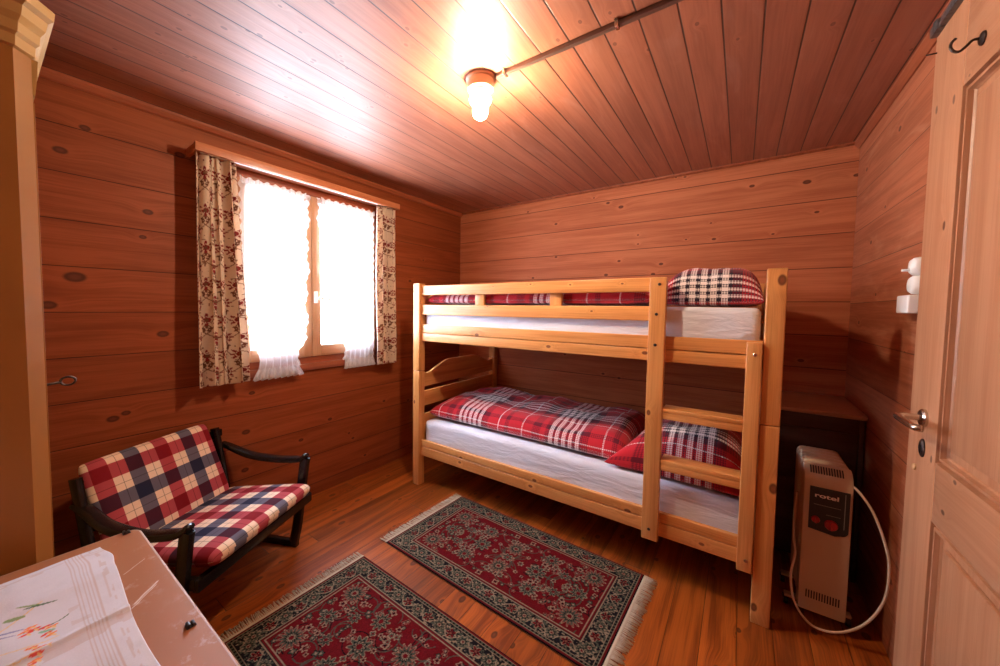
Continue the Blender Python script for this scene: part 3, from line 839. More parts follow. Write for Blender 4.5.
def cushion(name, L, Wd, th, mat, Mx, uv0=(0, 0)):
    """L along local x, Wd along local y, rounded edges"""
    nx, ny = 50, 60
    s = np.sin(np.linspace(-PI/2, PI/2, nx)); t = np.sin(np.linspace(-PI/2, PI/2, ny))
    S, T = np.meshgrid(s, t, indexing='ij')
    k = (np.clip(1-np.abs(S)**12, 0, 1)*np.clip(1-np.abs(T)**12, 0, 1))**.5
    cr = 1-.035*(np.abs(S)**8)*(np.abs(T)**8)
    X, Y = S*L/2*cr, T*Wd/2*cr
    crown = 1+.18*(1-S**2)*(1-T**2)
    top = th/2*k*crown; bot = -th/2*k
    P = np.concatenate([np.stack([X, Y, top], -1), np.stack([X, Y, bot], -1)[:, ::-1][:, 1:-1]], 1)
    d = np.linalg.norm(np.diff(P[nx//2], axis=0), axis=1); vv = np.concatenate([[0], np.cumsum(d)])
    d2 = np.linalg.norm(np.diff(P[:, ny//2], axis=0), axis=1); uu = np.concatenate([[0], np.cumsum(d2)])
    UV = np.stack([np.repeat(vv[None], nx, 0)+uv0[0], np.repeat(uu[:, None], P.shape[1], 1)+uv0[1]], -1)
    me = grid_mesh(name, P, UV, close_v=True)
    bm = bmesh.new(); bm.from_mesh(me); bmesh.ops.remove_doubles(bm, verts=bm.verts, dist=1e-5); bmesh.ops.recalc_face_normals(bm, faces=bm.faces); bm.to_mesh(me); bm.free()
    me.transform(Mx)
    return mesh_obj(name, me, mat, ch, True, local=True)
pitch = math.atan2(.075, .50)
cushion('seat_cushion', .525, .60, .075, M['plaid_seat'], Matrix.Translation((-.115, 0, .328)) @ Matrix.Rotation(-pitch, 4, 'Y'), (.0, .03))
bp = Matrix.Translation((-.408, -.026, .487)) @ Matrix.Rotation(-math.radians(113), 4, 'Y') @ Matrix.Rotation(PI, 4, 'X')
cushion('back_cushion', .41, .565, .060, M['plaid_back'], bp, (.0, .02))

# ================================================================== RUGS
RR, RN, RG, RB, RK, RP = s2l(112, 20, 28), s2l(30, 28, 34), s2l(80, 86, 72), s2l(158, 140, 116), s2l(24, 20, 24), s2l(140, 82, 70)
def rug_colour(X, Y, L, Wd, seed):
    rs = np.random.RandomState(seed)
    c = np.empty(X.shape+(3,)); c[:] = RR
    def put(m, col): c[m] = col
    ex = np.minimum(X, L-X); ey = np.minimum(Y, Wd-Y); e = np.minimum(ex, ey)
    def rosette(cx, cy, R, n, cols, rot=0.0, sx=1.0, clip=None):
        m0 = (np.abs(X-cx) < R*1.15) & (np.abs(Y-cy) < R*1.15)
        dx, dy = (X-cx)*sx, Y-cy
        r = np.hypot(dx, dy); th = np.arctan2(dy, dx)+rot
        pet = .80+.20*np.cos(n*th)
        for k, col in cols:
            m = m0 & (r < R*k*(pet if k > .3 else 1))
            if clip is not None: m &= clip
            put(m, col)
    def vine(px, py, w, col, clip):
        for k in range(len(px)-1):
            ax, ay, bx, by = px[k], py[k], px[k+1], py[k+1]
            x0, x1 = min(ax, bx)-w, max(ax, bx)+w; y0, y1 = min(ay, by)-w, max(ay, by)+w
            i0, i1 = np.searchsorted(xs, x0), np.searchsorted(xs, x1); j0, j1 = np.searchsorted(ys, y0), np.searchsorted(ys, y1)
            if i1 <= i0 or j1 <= j0: continue
            sx_, sy_ = X[i0:i1, j0:j1], Y[i0:i1, j0:j1]
            dx, dy = bx-ax, by-ay; l2 = dx*dx+dy*dy+1e-12
            t = np.clip(((sx_-ax)*dx+(sy_-ay)*dy)/l2, 0, 1)
            m = (np.hypot(sx_-ax-t*dx, sy_-ay-t*dy) < w/2) & clip[i0:i1, j0:j1]
            c[i0:i1, j0:j1][m] = col
    xs, ys = X[:, 0], Y[0]
    field = e > .115
    # field: scrolling vines, leaves and flowers, mirrored about both axes
    for k in range(26):
        x, y = rs.uniform(.10, L/2), rs.uniform(.10, Wd/2)
        a = rs.uniform(0, 2*PI); tx, ty = [x], [y]; curl = rs.choice([-1, 1])*rs.uniform(.25, .6)
        for q in range(14):
            a += curl*.55; tx.append(tx[-1]+.013*math.cos(a)); ty.append(ty[-1]+.013*math.sin(a))
        tx, ty = np.array(tx), np.array(ty)
        col = RG if k % 3 else RK
        for fx in (0, 1):
            for fy in (0, 1):
                vine(L-tx if fx else tx, Wd-ty if fy else ty, .0042, col, field)
    for k in range(64):
        x, y = rs.uniform(.125, L/2+.01), rs.uniform(.125, Wd/2+.01); R = rs.uniform(.010, .020); n = rs.choice([4, 5, 6]); rot = rs.uniform(0, 3)
        cols = [[(1, RB), (.72, RG), (.3, RR)], [(1, RK), (.75, RG), (.35, RB)], [(1, RP), (.6, RK), (.3, RB)], [(1, RB), (.6, RR), (.28, RK)]][k % 4]
        for fx in (0, 1):
            for fy in (0, 1): rosette(L-x if fx else x, Wd-y if fy else y, R, n, cols, rot, 1, field)
    big = [(1, RB), (.90, RG), (.62, RK), (.46, RB), (.38, RG), (.24, RR)]
    pal = [(1, RB), (.92, RP), (.76, RG), (.5, RK), (.34, RB), (.18, RR)]
    for fx in (0, 1):
        for fy in (0, 1):
            g = lambda x, y: (L-x if fx else x, Wd-y if fy else y)
            rosette(*g(.185, .185), .058, 14, pal, 0, 1.0, field)
            rosette(*g(.40, .205), .046, 10, big, .2, 1.1, field)
            rosette(*g(.30, .265), .030, 8, big, .2, 1, field)
    rosette(L/2, Wd/2-.085, .055, 12, pal, .1, 1.05, field); rosette(L/2, Wd/2+.085, .055, 12, pal, .1, 1.05, field)
    for x in (L*.36, L*.64): rosette(x, Wd/2, .050, 9, big, .3, .95, field)
    rosette(L/2, Wd/2, .030, 6, big, 0, 1, field); rosette(.205, Wd/2, .042, 9, big, 0, 1, field); rosette(L-.205, Wd/2, .042, 9, big, 0, 1, field)
    # borders
    put(e < .118, RB); put(e < .112, RR); put(e < .106, RK); put(e < .103, RB); put(e < .098, RN)
    bord = (e > .030) & (e < .098)
    along = np.where(ey < ex, X, Y); across = e-.064
    SP = .063
    put(bord & (vnoise(X*120, Y*120, seed+5) > .66), RG); put(bord & (vnoise(X*150, Y*150, seed+9) > .74), RB)
    w1 = np.abs(across-.022*np.sin(2*PI*along/(2*SP))); put(bord & (w1 < .0030), RB)
    w2 = np.abs(across+.022*np.sin(2*PI*along/(2*SP))); put(bord & (w2 < .0024), RG)
    kk = np.floor(along/SP); al = (along/SP-kk-.5)*SP
    r = np.hypot(al, across); th = np.arctan2(across, al); even = kk % 2 > 0
    for k, col in ((.030, RB), (.0265, RG), (.017, RK), (.011, RB), (.006, RR)):
        put(bord & even & (r < k*(.80+.20*np.cos(8*th))), col)
    for k, col in ((.026, RB), (.0225, RR), (.012, RK), (.007, RP)):
        put(bord & ~even & (r < k*(.70+.30*np.cos(5*th+kk))), col)
    put(e < .030, RB); put(e < .0265, RK); put((e < .0265) & (e > .017) & (((along/.017) % 1) < .5), RG); put(e < .017, RB); put(e < .014, RR); put(e < .006, RK)
    n = vnoise(X*260, Y*260, seed)*.5+vnoise(X*600, Y*600, seed+1)*.5
    c *= (.40+.52*n)[..., None]
    return c
def rug(label, cx, cy, rz, seed):
    L, Wd = 1.185, .66
    nx, ny = 470, 262
    X, Y = np.meshgrid(np.linspace(0, L, nx), np.linspace(0, Wd, ny), indexing='ij')
    C = rug_colour(X, Y, L, Wd, seed)
    Z = .009+.0012*vnoise(X*6, Y*6, seed)-.004*np.exp(-np.minimum(np.minimum(X, L-X), np.minimum(Y, Wd-Y))/.004)
    P = np.stack([X-L/2, Y-Wd/2, Z], -1)
    t = thing('rug', label, 'rug', (cx, cy, 0), rz, 'oriental rugs on the floor')
    me = grid_mesh('pile', P, None, C)
    o = mesh_obj('pile', me, M['rug'], t, True, local=True)
    bb = bmesh.new(); box(bb, -L/2+.001, L/2-.001, -Wd/2+.001, Wd/2-.001, .0005, .005, .001)
    obj('backing', bb, M['fringe'], t, local=True)
    rnd = random.Random(seed)
    for sg in (-1, 1):
        bb = bmesh.new()
        for i in range(150):
            y = -Wd/2+Wd*(i+.5)/150; l = .058+rnd.uniform(-.008, .008); dy = rnd.uniform(-.010, .010)
            x0 = sg*(L/2-.002); zt = rnd.uniform(.003, .007)
            p = [(x0, y, .006), (x0+sg*l*.5, y+dy*.35, zt), (x0+sg*l, y+dy, .0025)]
            sweep(bb, p, .0036, .003, (0, 0, 1), 5, 2)
        box(bb, min(sg*(L/2-.001), sg*(L/2+.010)), max(sg*(L/2-.001), sg*(L/2+.010)), -Wd/2, Wd/2, .001, .0075, .002)
        obj('fringe', bb, M['fringe'], t, local=True, smooth=True)
    return t
rug('small fringed red oriental rug beside the bunk bed', 1.415, -1.382, math.radians(-2.4), 11)
rug('small fringed red oriental rug in front of the armchair', 1.388, -2.178, math.radians(-1.6), 23)

# ================================================================== OIL RADIATOR
ht = thing('oil_radiator', 'beige oil-filled electric radiator between bunk bed and door', 'heater', (2.665, -.81, 0))
hx0, hx1, hy0, hz0, hz1 = 2.594, 2.743, -.96, .058, .655
# front housing with a sloped, rounded top
poly = [(hy0, hz0), (hy0+.070, hz0), (hy0+.070, hz1+.022), (hy0+.040, hz1+.020), (hy0+.012, hz1-.004), (hy0, hz1-.030)]
bb = prism(bmesh.new(), poly, 0, hx0, hx1, .012)
obj('front_housing', bb, M['heater'], ht, auto=50)
for i in range(5):
    y = hy0+.098+i*.046
    bb = bmesh.new()
    def rr(w, z0, z1, r, n=6):
        pts = []
        for cxx, czz, a0 in ((w-r, z1-r, 0), (-w+r, z1-r, PI/2), (-w+r, z0+r, PI), (w-r, z0+r, 1.5*PI)):
            for k in range(n+1):
                a = a0+PI/2*k/n; pts.append((cxx+r*math.cos(a), czz+r*math.sin(a)))
        return pts
    rings = []
    for dy, ins in ((-.013, .012), (-.009, .004), (-.004, 0), (.004, 0), (.009, .004), (.013, .012)):
        rings.append([Vector(((hx0+hx1)/2+p, y+dy, q)) for p, q in rr(.074-ins, hz0+.02+ins, hz1+.026-ins, .024)])
    rings_to_bm(bb, rings)
    obj('fin', bb, M['heater'], ht, auto=60)
for z in (.15, .56):
    obj('oil_pipe', tube(bmesh.new(), [((hx0+hx1)/2, hy0+.06, z), ((hx0+hx1)/2, hy0+.30, z)], .02, 14), M['heater'], ht, smooth=True)
# control panel
pz0, pz1 = .415, .597
poly = [(hx0+.020, pz0+.004), (hx0+.10, pz0-.006)]
for k in range(7):
    a = -PI/2+PI/2*k/6; poly.append((hx1-.032+.022*math.cos(a)+.0, pz0+.022+.022*math.sin(a)))
poly += [(hx1-.010, pz1), (hx0+.020, pz1)]
cp = obj('control_panel', prism(bmesh.new(), [(x, z) for x, z in poly], 1, hy0-.004, hy0+.004), M['heater_dark'], ht)
bb = bmesh.new(); box(bb, hx1-.0245, hx1-.0225, hy0-.0048, hy0-.0038, pz0+.03, pz1-.008); box(bb, hx0+.034, hx1-.035, hy0-.0048, hy0-.0038, .524, .5255)
box(bb, hx0+.072, hx1-.035, hy0-.0048, hy0-.0038, .489, .4902)
obj('panel_line', bb, M['heater_grey'], cp)
def dial(x, z, r):
    bb = lathe(bmesh.new(), [(0, 0), (r, 0), (r, .006), (r*.9, .010), (0, .010)], (x, hy0-.004, z), 24, RY)
    box(bb, x-r*.16, x+r*.16, hy0-.021, hy0-.012, z-r*.85, z+r*.85, .0015)
    return bb
obj('knob', dial(hx0+.041, .462, .0135), M['knob_red'], cp, auto=35)
obj('knob', dial(hx0+.088, .452, .0205), M['knob_red'], cp, auto=35)
tc = bpy.data.curves.new('logo', 'FONT'); tc.body = 'rotel'; tc.size = .030; tc.extrude = .0004; tc.offset = .0006
tc.align_x = 'LEFT'
tmp = bpy.data.objects.new('tmp', tc); COL.objects.link(tmp)
lme = bpy.data.meshes.new_from_object(tmp.evaluated_get(bpy.context.evaluated_depsgraph_get()))
bpy.data.objects.remove(tmp)
lme.transform(Matrix.Translation((hx0+.034, hy0-.0046, .556)) @ Matrix.Rotation(PI/2, 4, 'X') @ Matrix.Diagonal((1.25, .8, 1, 1)))
lg = mesh_obj('logo', lme, M['white_plastic'], cp)
lg['label'] = 'white lettering reading rotel'
# vents, top slots and bottom slots
bb = bmesh.new()
for k in range(13):
    x = hx0+.024+k*.0082; box(bb, x, x+.0042, hy0-.0006, hy0+.002, .118, .152, .0)
obj('vent', bb, M['black_plastic'], ht)
bb = bmesh.new()
nrm = Vector((0, -.028, .026)).normalized()
for k in range(13):
    x = hx0+.022+k*.0080
    m_ = Matrix.Translation((x, hy0+.0225, hz1+.0065)) @ Matrix.Rotation(math.radians(40), 4, 'X')
    box(bb, -.0019, .0019, -.017, .017, -.002, .0016, .0, M=m_)
obj('vent', bb, M['black_plastic'], ht)
# feet with castors
for y in (hy0+.095, hy0+.26):
    bb = BOX(hx0-.035, hx1+.030, y-.016, y+.016, .040, .052, .003)
    f = obj('foot_bar', bb, M['heater'], ht, auto=40)
    for x in (hx0-.028, hx1+.023):
        obj('castor', lathe(bmesh.new(), [(0, -.008), (.016, -.008), (.0185, -.004), (.0185, .004), (.016, .008), (0, .008)], (x, y, .0188), 20, Matrix.Rotation(PI/2, 4, 'Y')), M['black_plastic'], f, auto=40)
        obj('castor_fork', BOX(x-.012, x+.012, y-.010, y+.010, .033, .042, .002), M['black_plastic'], f)
# cord looped over its front
bb = bmesh.new()
cpts = [(2.728, -.90, .60), (2.745, -.955, .622), (2.790, -.985, .555), (2.826, -1.0, .44), (2.839, -1.0, .345), (2.829, -1.0, .222), (2.782, -1.0, .108), (2.71, -1.0, .038), (2.635, -1.0, .030), (2.583, -1.0, .098),
        (2.566, -.99, .20), (2.580, -.95, .285), (2.578, -.90, .33), (2.582, -.86, .40), (2.586, -.86, .52)]
tube(bb, cpts, .0046, 8, 8)
obj('power_cord', bb, M['cord'], ht, smooth=True)

# low cabinet in the corner behind the heater
cab = thing('corner_cabinet', 'low dark wooden cabinet in the corner behind the heater', 'cabinet', (2.69, -.26, 0))
cx0, cx1, cy0, cz1 = 2.512, 2.852, -.50, .826
bb = BOX(cx0, cx0+.018, cy0, -.006, 0, cz1-.022, .002); box(bb, cx1-.018, cx1, cy0, -.006, 0, cz1-.022, .002); box(bb, cx0+.018, cx1-.018, -.02, -.006, .0, cz1-.022); box(bb, cx0+.018, cx1-.018, cy0+.01, -.02, .05, .068)
obj('body', bb, M['cab_wood'], cab, auto=40)
d = obj('door', BOX(cx0+.020, cx1-.020, cy0+.002, cy0+.020, .05, cz1-.10, .003), M['cab_wood'], cab, auto=40)
obj('knob', lathe(bmesh.new(), [(0, 0), (.006, 0), (.006, .012), (.012, .018), (.010, .025), (0, .026)], (cx0+.05, cy0+.002, .45), 16, RY), M['cab_wood'], d, auto=40)
obj('rail', BOX(cx0+.018, cx1-.018, cy0+.001, cy0+.020, cz1-.098, cz1-.0225, .002), M['cab_wood'], cab, auto=40)
obj('top', BOX(cx0-.006, cx1+.005, cy0-.014, -.002, cz1-.022, cz1, .004), M['cab_top'], cab, auto=40)

# ================================================================== CEILING LAMP
LX, LY = 1.437, -1.715
lamp = thing('ceiling_lamp', 'bare glowing bulb in a round ceiling holder', 'ceiling lamp', (LX, LY, H))
obj('base', lathe(bmesh.new(), [(0, H), (.062, H), (.062, H-.010), (.056, H-.014), (.054, H-.048), (.048, H-.054), (0, H-.054)], (LX, LY, 0), 40), M['cer'], lamp, auto=35)
obj('socket', lathe(bmesh.new(), [(0, H-.054), (.040, H-.054), (.043, H-.060), (.040, H-.0702), (0, H-.0702)], (LX, LY, 0), 36), M['porcelain'], lamp, auto=40)
prof = [(0, H-.0705), (.022, H-.0705), (.042, H-.077), (.046, H-.087), (.043, H-.098), (.034, H-.108), (.030, H-.118), (.0315, H-.134), (.0305, H-.147), (.025, H-.158), (.014, H-.166), (0, H-.169)]  # wide glowing neck stands in for glare on the white porcelain collar
obj('bulb', lathe(bmesh.new(), prof, (LX, LY, 0), 32), M['bulb'], lamp, smooth=True)
cd = thing('cable_conduit', 'straight dark cable conduit on the ceiling leading to the bulb', 'conduit', ((LX+W)/2, -1.700, H))
obj('duct', BOX(LX+.067, W-.04, -1.709, -1.691, H-.017, H, .002), M['conduit'], cd, auto=40)
for x in (1.55, 1.985, 2.42):
    bb = BOX(x-.006, x+.006, -1.714, -1.686, H-.0195, H-.0005, .001); box(bb, x-.006, x+.006, -1.724, -1.714, H-.003, H, .0005)
    obj('clip', bb, M['steel'], cd, auto=40)

# ------------------------------------------------------------------ light switch by the door
sw = thing('light_switch', 'white switch block with two round knobs beside the door', 'light switch', (W, -1.03, 1.32))
obj('housing', BOX(W-.045, W, -1.10, -.985, 1.318, 1.382, .006, 3), M['white_plastic'], sw, auto=40)
RXn = Matrix.Rotation(-PI/2, 4, 'Y')
for z, r in ((1.418, .034), (1.482, .033)):
    o = obj('knob', lathe(bmesh.new(), [(0, 0), (r, 0), (r, .012), (r*.93, .024), (r*.7, .032), (0, .034)], (W, -1.048, z), 28, RXn), M['white_plastic'], sw, auto=50)
bb = bmesh.new(); tube(bb, [(W-.03, -1.048, 1.470), (W-.052, -1.046, 1.470)], [.005, .004], 8)
obj('toggle', bb, M['white_plastic'], sw, smooth=True)

# ================================================================== WARDROBE
wd = thing('wardrobe', 'ochre painted wardrobe with moulded cornice by the table', 'wardrobe', (.55, -3.2, 0))
wx0, wx1, wy0, wy1 = .03, 1.050, -3.50, -2.922
def foot_print(e, c=.028):
    x0, x1, y0, y1 = wx0-min(e, .02), wx1+e, wy0, wy1+e
    c = c+e*.45
    return [(x0, y0), (x1, y0), (x1, y1-c), (x1-c, y1), (x0+c, y1), (x0, y1-c)]
def stack(bm, levels):
    return rings_to_bm(bm, [[Vector((x, y, z)) for x, y in foot_print(e)] for e, z in levels])
obj('body', stack(bmesh.new(), [(0, .09), (0, 1.90)]), M['wardrobe'], wd)
obj('plinth', stack(bmesh.new(), [(.015, 0), (.015, .075), (.0, .09)]), M['wardrobe'], wd)
cor = obj('cornice', stack(bmesh.new(), [(.0, 1.880), (.006, 1.884), (.007, 1.905), (.013, 1.912), (.015, 1.932), (.023, 1.946), (.027, 1.966), (.036, 1.974), (.038, 1.992), (.035, 1.996)]), M['wardrobe_trim'], wd)
for x0, x1 in ((wx0+.05, (wx0+wx1)/2-.004), ((wx0+wx1)/2+.004, wx1-.05)):
    dd = obj('door', BOX(x0, x1, wy1+.0003, wy1+.004, .12, 1.79, .001), M['wardrobe'], wd, auto=40)
    obj('door_panel', BOX(x0+.08, x1-.08, wy1+.0042, wy1+.006, .22, 1.70, .001), M['wardrobe_trim'], dd, auto=40)
obj('frieze', prism(bmesh.new(), [(wy1+.0002, 1.80), (wy1+.004, 1.80), (wy1+.007, 1.83), (wy1+.010, 1.8795), (wy1+.0002, 1.8795)], 0, wx0+.04, wx1-.03), M['wardrobe_trim'], wd)
kb = bmesh.new(); tube(kb, [(.79, wy1+.0045, 1.088), (.79, wy1+.046, 1.092)], .0035, 8)
ring = [(.79+.0, wy1+.060+.015*math.cos(a), 1.094+.012*math.sin(a)) for a in [2*PI*k/16 for k in range(17)]]
tube(kb, ring, .003, 8)
obj('key', kb, M['dark_metal'], wd, smooth=True)

# ================================================================== TABLE
tb = thing('table', 'brown laminate table in front of the wardrobe', 'table', (1.5, -3.1, 0))
tx0, tx1, ty0, ty1, tz = 1.117, 2.02, -3.42, -2.782, .740
def rrect(x0, x1, y0, y1, r, n=8):
    pts = []
    for cx, cy, a0 in ((x1-r, y1-r, 0), (x0+r, y1-r, PI/2), (x0+r, y0+r, PI), (x1-r, y0+r, 1.5*PI)):
        for k in range(n+1):
            a = a0+PI/2*k/n; pts.append((cx+r*math.cos(a), cy+r*math.sin(a)))
    return pts
def laminate():
    N = NT('brown_laminate'); co = N.coord('Object'); x = N.sep(co)
    base = (.34, .130, .052)
    n1 = N.noise(co, 24, 6, .7); n2 = N.noise(co, 5, 2, .5)
    f = N.math('MULTIPLY', N.mr(n1, .54, .66), N.mr(n2, .45, .62))
    col = N.mix(N.math('MULTIPLY', f, .45), base, (.55, .42, .36))
    # pale scratches
    for (px, py, ang, ln, wd_) in ((1.415-1.5, -2.83+3.1, 2.30, .035, .0022), (1.425-1.5, -2.835+3.1, 2.30, .035, .0012), (1.30-1.5, -2.825+3.1, 2.2, .028, .0010)):
        ca, sa = math.cos(ang), math.sin(ang)
        u = N.math('ADD', N.math('MULTIPLY', N.math('SUBTRACT', x[0], px), ca), N.math('MULTIPLY', N.math('SUBTRACT', x[1], py), sa))
        v = N.math('SUBTRACT', N.math('MULTIPLY', N.math('SUBTRACT', x[1], py), ca), N.math('MULTIPLY', N.math('SUBTRACT', x[0], px), sa))
        mk = N.math('MULTIPLY', N.mr(N.math('ABSOLUTE', u), ln*.8, ln, 1, 0), N.mr(N.math('ABSOLUTE', N.math('ADD', v, N.math('MULTIPLY', N.math('SUBTRACT', n1, .5), .006))), wd_*.5, wd_, 1, 0))
        col = N.mix(N.math('MULTIPLY', mk, .7), col, (.75, .66, .58))
    return N.done(N.bsdf(col, .5, 0, None, .18))
M['laminate'] = laminate()
M['edge_band'] = plain('worn_pale_edge_band', (.42, .24, .15), .5)
bb = prism(bmesh.new(), rrect(tx0, tx1, ty0, ty1, .026), 2, tz-.024, tz, .0015)
tp = obj('tabletop', bb, M['laminate'], tb, auto=40)
bb = rings_to_bm(bmesh.new(), [[Vector((x, y, z)) for x, y in rrect(tx0-e, tx1+e, ty0-e, ty1+e, .026+e)] for e, z in ((0.0002, tz-.0235), (.0015, tz-.022), (.0015, tz-.002), (-.0012, tz+.0002), (-.0032, tz+.0003))], True, False)
obj('edge_band', bb, M['edge_band'], tp, smooth=True)
for x in (tx0+.05, tx1-.09):
    for y in (ty0+.05, ty1-.09):
        obj('leg', BOX(x, x+.04, y, y+.04, 0, tz-.0245, .004), M['cab_wood'], tb, auto=40)
for y in (ty1-.07, ty0+.05):
    obj('apron', BOX(tx0+.09, tx1-.09, y, y+.02, tz-.10, tz-.0245, .002), M['cab_wood'], tb)
for cx, cy in ((1.128, -2.806), (1.578, -2.803)):
    bb = BOX(cx-.006, cx+.006, cy-.007, cy-.002, tz+.0006, tz+.007, .001); box(bb, cx-.006, cx+.006, cy+.001, cy+.006, tz+.0006, tz+.005, .001); box(bb, cx-.007, cx+.007, cy-.008, cy+.007, tz+.0004, tz+.0018, .0005)
    obj('clip', bb, M['black_plastic'], tb, auto=40)

# tablecloth: fine grid with coloured embroidery, drawn-thread stripes and soft creases
def cloth():
    nx, ny = 420, 330
    Lx, Ly = .78, .52                     # from the far left corner toward +x and -y
    U, V = np.meshgrid(np.linspace(0, Lx, nx), np.linspace(0, Ly, ny), indexing='ij')
    ox, oy = 1.160, -2.857
    X = ox+U+.006*np.sin(V*9)*np.exp(-U/.05)
    Y = oy-V+.006*np.sin(U*11+.6)*np.exp(-V/.06)+.005*np.exp(-((U-.06)/.03)**2)*np.exp(-V/.05)
    # rounded corner
    q = np.exp(-(U**2+V**2)/.0012); X += .004*q; Y -= .006*q
    Z = tz+.0022+.0035*vnoise(U*13+V*5, V*17, 2)+.0010*vnoise(U*60, V*60, 4)
    cre = np.abs(U-.285-.05*V); Z += .0055*np.exp(-(cre/.007)**2)
    cre2 = np.abs(V-.20+.06*U); Z += .003*np.exp(-(cre2/.009)**2)
    Z += .0018*np.exp(-(np.abs(U-.12-.1*V)/.02)**2)
    c = np.empty(U.shape+(3,)); c[:] = (.66, .67, .76)
    thin = (np.abs(vnoise(U*900, V*40, 3)-.5)*.06)
    c *= (1-thin)[..., None]
    tint = np.array((.50, .36, .33))      # the brown table showing through the open threads
    def put(m, col, k=1.0): c[m] = c[m]*(1-k)+np.array(col)*k
    for k in range(6):
        d = .034+k*.0052
        put(np.abs(V-d) < .0009, tint, .55)
    put((V > .012) & (V < .022) & (vnoise(U*60, V*300, 9) > .55), tint, .4)
    put((U > .012) & (U < .026) & (vnoise(U*300, V*60, 8) > .5), tint, .4)
    put((U > .295+.05*V) & (U < .32+.05*V) & (V < .12) & (vnoise(U*50, V*40, 7) > .35), tint, .45)
    put((U > .20) & (U < .26) & (V > .05) & (V < .075) & (vnoise(U*50, V*40, 6) > .4), tint, .3)
    OR, RE, GR, DG, BL, YE = (.85, .22, .05), (.75, .06, .04), (.22, .34, .14), (.05, .13, .06), (.25, .27, .5), (.8, .55, .25)
    wx, wy = X, Y
    def leaf(cx, cy, ang, ln, w, col):
        ca, sa = math.cos(ang), math.sin(ang); u = (wx-cx)*ca+(wy-cy)*sa; v = -(wx-cx)*sa+(wy-cy)*ca
        put((np.abs(v) < w*np.sqrt(np.clip(1-(u/ln)**2, 0, 1))) & (np.abs(u) < ln), col, .92)
    def line(pts, w, col):
        pts = [p[:2] for p in smooth_path([(a, b_, 0) for a, b_ in pts], 5)]
        for (ax, ay), (bx, by) in zip(pts[:-1], pts[1:]):
            dx, dy = bx-ax, by-ay; t = np.clip(((wx-ax)*dx+(wy-ay)*dy)/(dx*dx+dy*dy+1e-12), 0, 1)
            put(np.hypot(wx-ax-t*dx, wy-ay-t*dy) < w, col, .85)
    # stems, then leaves and flowers (where the photo shows them)
    line([(1.36, -3.06), (1.345, -3.02), (1.325, -2.99), (1.30, -2.96)], .0012, YE)
    line([(1.40, -3.03), (1.42, -2.99), (1.43, -2.965), (1.43, -2.95)], .0010, YE)
    line([(1.44, -3.03), (1.455, -3.0), (1.45, -2.97)], .0010, YE)
    line([(1.375, -2.985), (1.385, -2.965), (1.385, -2.945), (1.377, -2.932)], .0012, DG)
    leaf(1.318, -2.993, 1.15, .014, .0050, GR); leaf(1.298, -2.974, .95, .020, .0024, GR); leaf(1.308, -2.962, 1.25, .022, .0022, DG)
    leaf(1.352, -3.003, 1.1, .022, .0020, BL); leaf(1.360, -3.01, 1.0, .02, .0016, BL)
    for (fx, fy, col) in ((1.373, -2.984, OR), (1.378, -2.974, RE), (1.366, -2.977, OR), (1.383, -2.983, RE), (1.386, -2.962, RE), (1.393, -2.955, OR), (1.408, -2.961, RE), (1.416, -2.957, OR), (1.440, -2.972, RE),
                          (1.446, -2.965, OR), (1.456, -2.976, RE), (1.468, -2.978, OR), (1.474, -2.985, RE), (1.43, -2.98, OR)):
        leaf(fx, fy, 1.2+fx*9 % .8, .0085, .0030, col); leaf(fx+.004, fy+.003, .5, .005, .002, YE)
    for (fx, fy) in ((1.398, -2.965), (1.402, -2.957)): leaf(fx, fy, .9, .007, .0026, (.2, .5, .35))
    for (fx, fy) in ((1.36, -3.05), (1.33, -3.06), (1.42, -3.06), (1.48, -3.04), (1.52, -3.0)): leaf(fx, fy, fx*7 % 3, .009, .004, OR); leaf(fx+.01, fy, 1.0, .012, .003, GR)
    me = grid_mesh('tablecloth', np.stack([X, Y, Z], -1), None, c)
    o = mesh_obj('tablecloth', me, M['tablecloth'], None, True)
    md = o.modifiers.new('thick', 'SOLIDIFY'); md.thickness = .0012; md.offset = -1
    tag(o, 'white linen cloth with embroidered flowers on the brown table', 'tablecloth')
cloth()

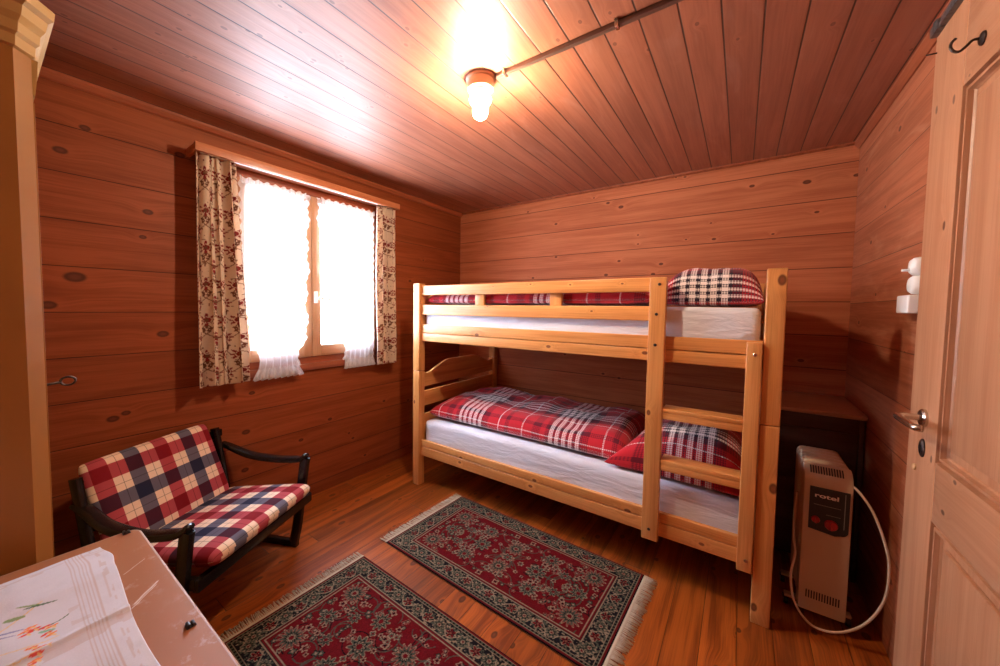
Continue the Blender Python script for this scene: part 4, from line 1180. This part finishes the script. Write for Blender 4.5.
# ================================================================== LIGHT, WORLD, CAMERA
wld = bpy.data.worlds.new('winter_daylight'); SC.world = wld; wld.use_nodes = True
nt = wld.node_tree; nt.nodes.clear()
o_ = nt.nodes.new('ShaderNodeOutputWorld'); bg = nt.nodes.new('ShaderNodeBackground'); tcn = nt.nodes.new('ShaderNodeTexCoord'); sp = nt.nodes.new('ShaderNodeSeparateXYZ')
rp = nt.nodes.new('ShaderNodeValToRGB'); mp = nt.nodes.new('ShaderNodeMapRange')
mp.inputs[1].default_value = -1; mp.inputs[2].default_value = 1
cr = rp.color_ramp
cr.elements[0].position = .0; cr.elements[0].color = (.78, .85, 1.0, 1)      # sunlit snow below the horizon
cr.elements[1].position = 1.0; cr.elements[1].color = (.55, .75, 1.0, 1)     # sky above
e = cr.elements.new(.5); e.color = (.76, .85, 1.0, 1)
nt.links.new(tcn.outputs['Generated'], sp.inputs[0]); nt.links.new(sp.outputs[2], mp.inputs[0]); nt.links.new(mp.outputs[0], rp.inputs[0])
nt.links.new(rp.outputs[0], bg.inputs[0]); bg.inputs[1].default_value = 16.5; nt.links.new(bg.outputs[0], o_.inputs[0])
pl = bpy.data.lights.new('window_portal', 'AREA'); pl.shape = 'RECTANGLE'; pl.size = 1.18; pl.size_y = 1.06
pl.cycles.is_portal = True
po = bpy.data.objects.new('window_portal', pl); COL.objects.link(po); po.location = (-.15, (WY0+WY1)/2, (WZ0+WZ1)/2); po.rotation_euler = (0, -PI/2, 0)

cam = bpy.data.cameras.new('camera'); co = bpy.data.objects.new('camera', cam); COL.objects.link(co); SC.camera = co
F_, yaw, pit, rol = 367.2395, -.6382, -.0481, .0116
fwd = Vector((math.sin(yaw)*math.cos(pit), math.cos(yaw)*math.cos(pit), math.sin(pit)))
right = Vector((math.cos(yaw), -math.sin(yaw), 0)); up = right.cross(fwd)
r2 = right*math.cos(rol)+up*math.sin(rol); u2 = -right*math.sin(rol)+up*math.cos(rol)
co.matrix_world = Matrix(((r2.x, u2.x, -fwd.x, 2.3559), (r2.y, u2.y, -fwd.y, -3.0194), (r2.z, u2.z, -fwd.z, 1.3194), (0, 0, 0, 1)))
cam.sensor_width = 36; cam.lens = F_*36/1000
cam.shift_x = (500-468.527)/1000; cam.shift_y = -(333-325.595)/1000
cam.clip_start = .02

SC.view_settings.view_transform = 'Standard'; SC.view_settings.look = 'None'
SC.view_settings.gamma = 1; SC.view_settings.use_curve_mapping = False
SC.view_settings.exposure = 1.65
SC.cycles.use_denoising = True
SC.cycles.max_bounces = 10; SC.cycles.diffuse_bounces = 6; SC.cycles.transparent_max_bounces = 16
SC.cycles.sample_clamp_indirect = 8
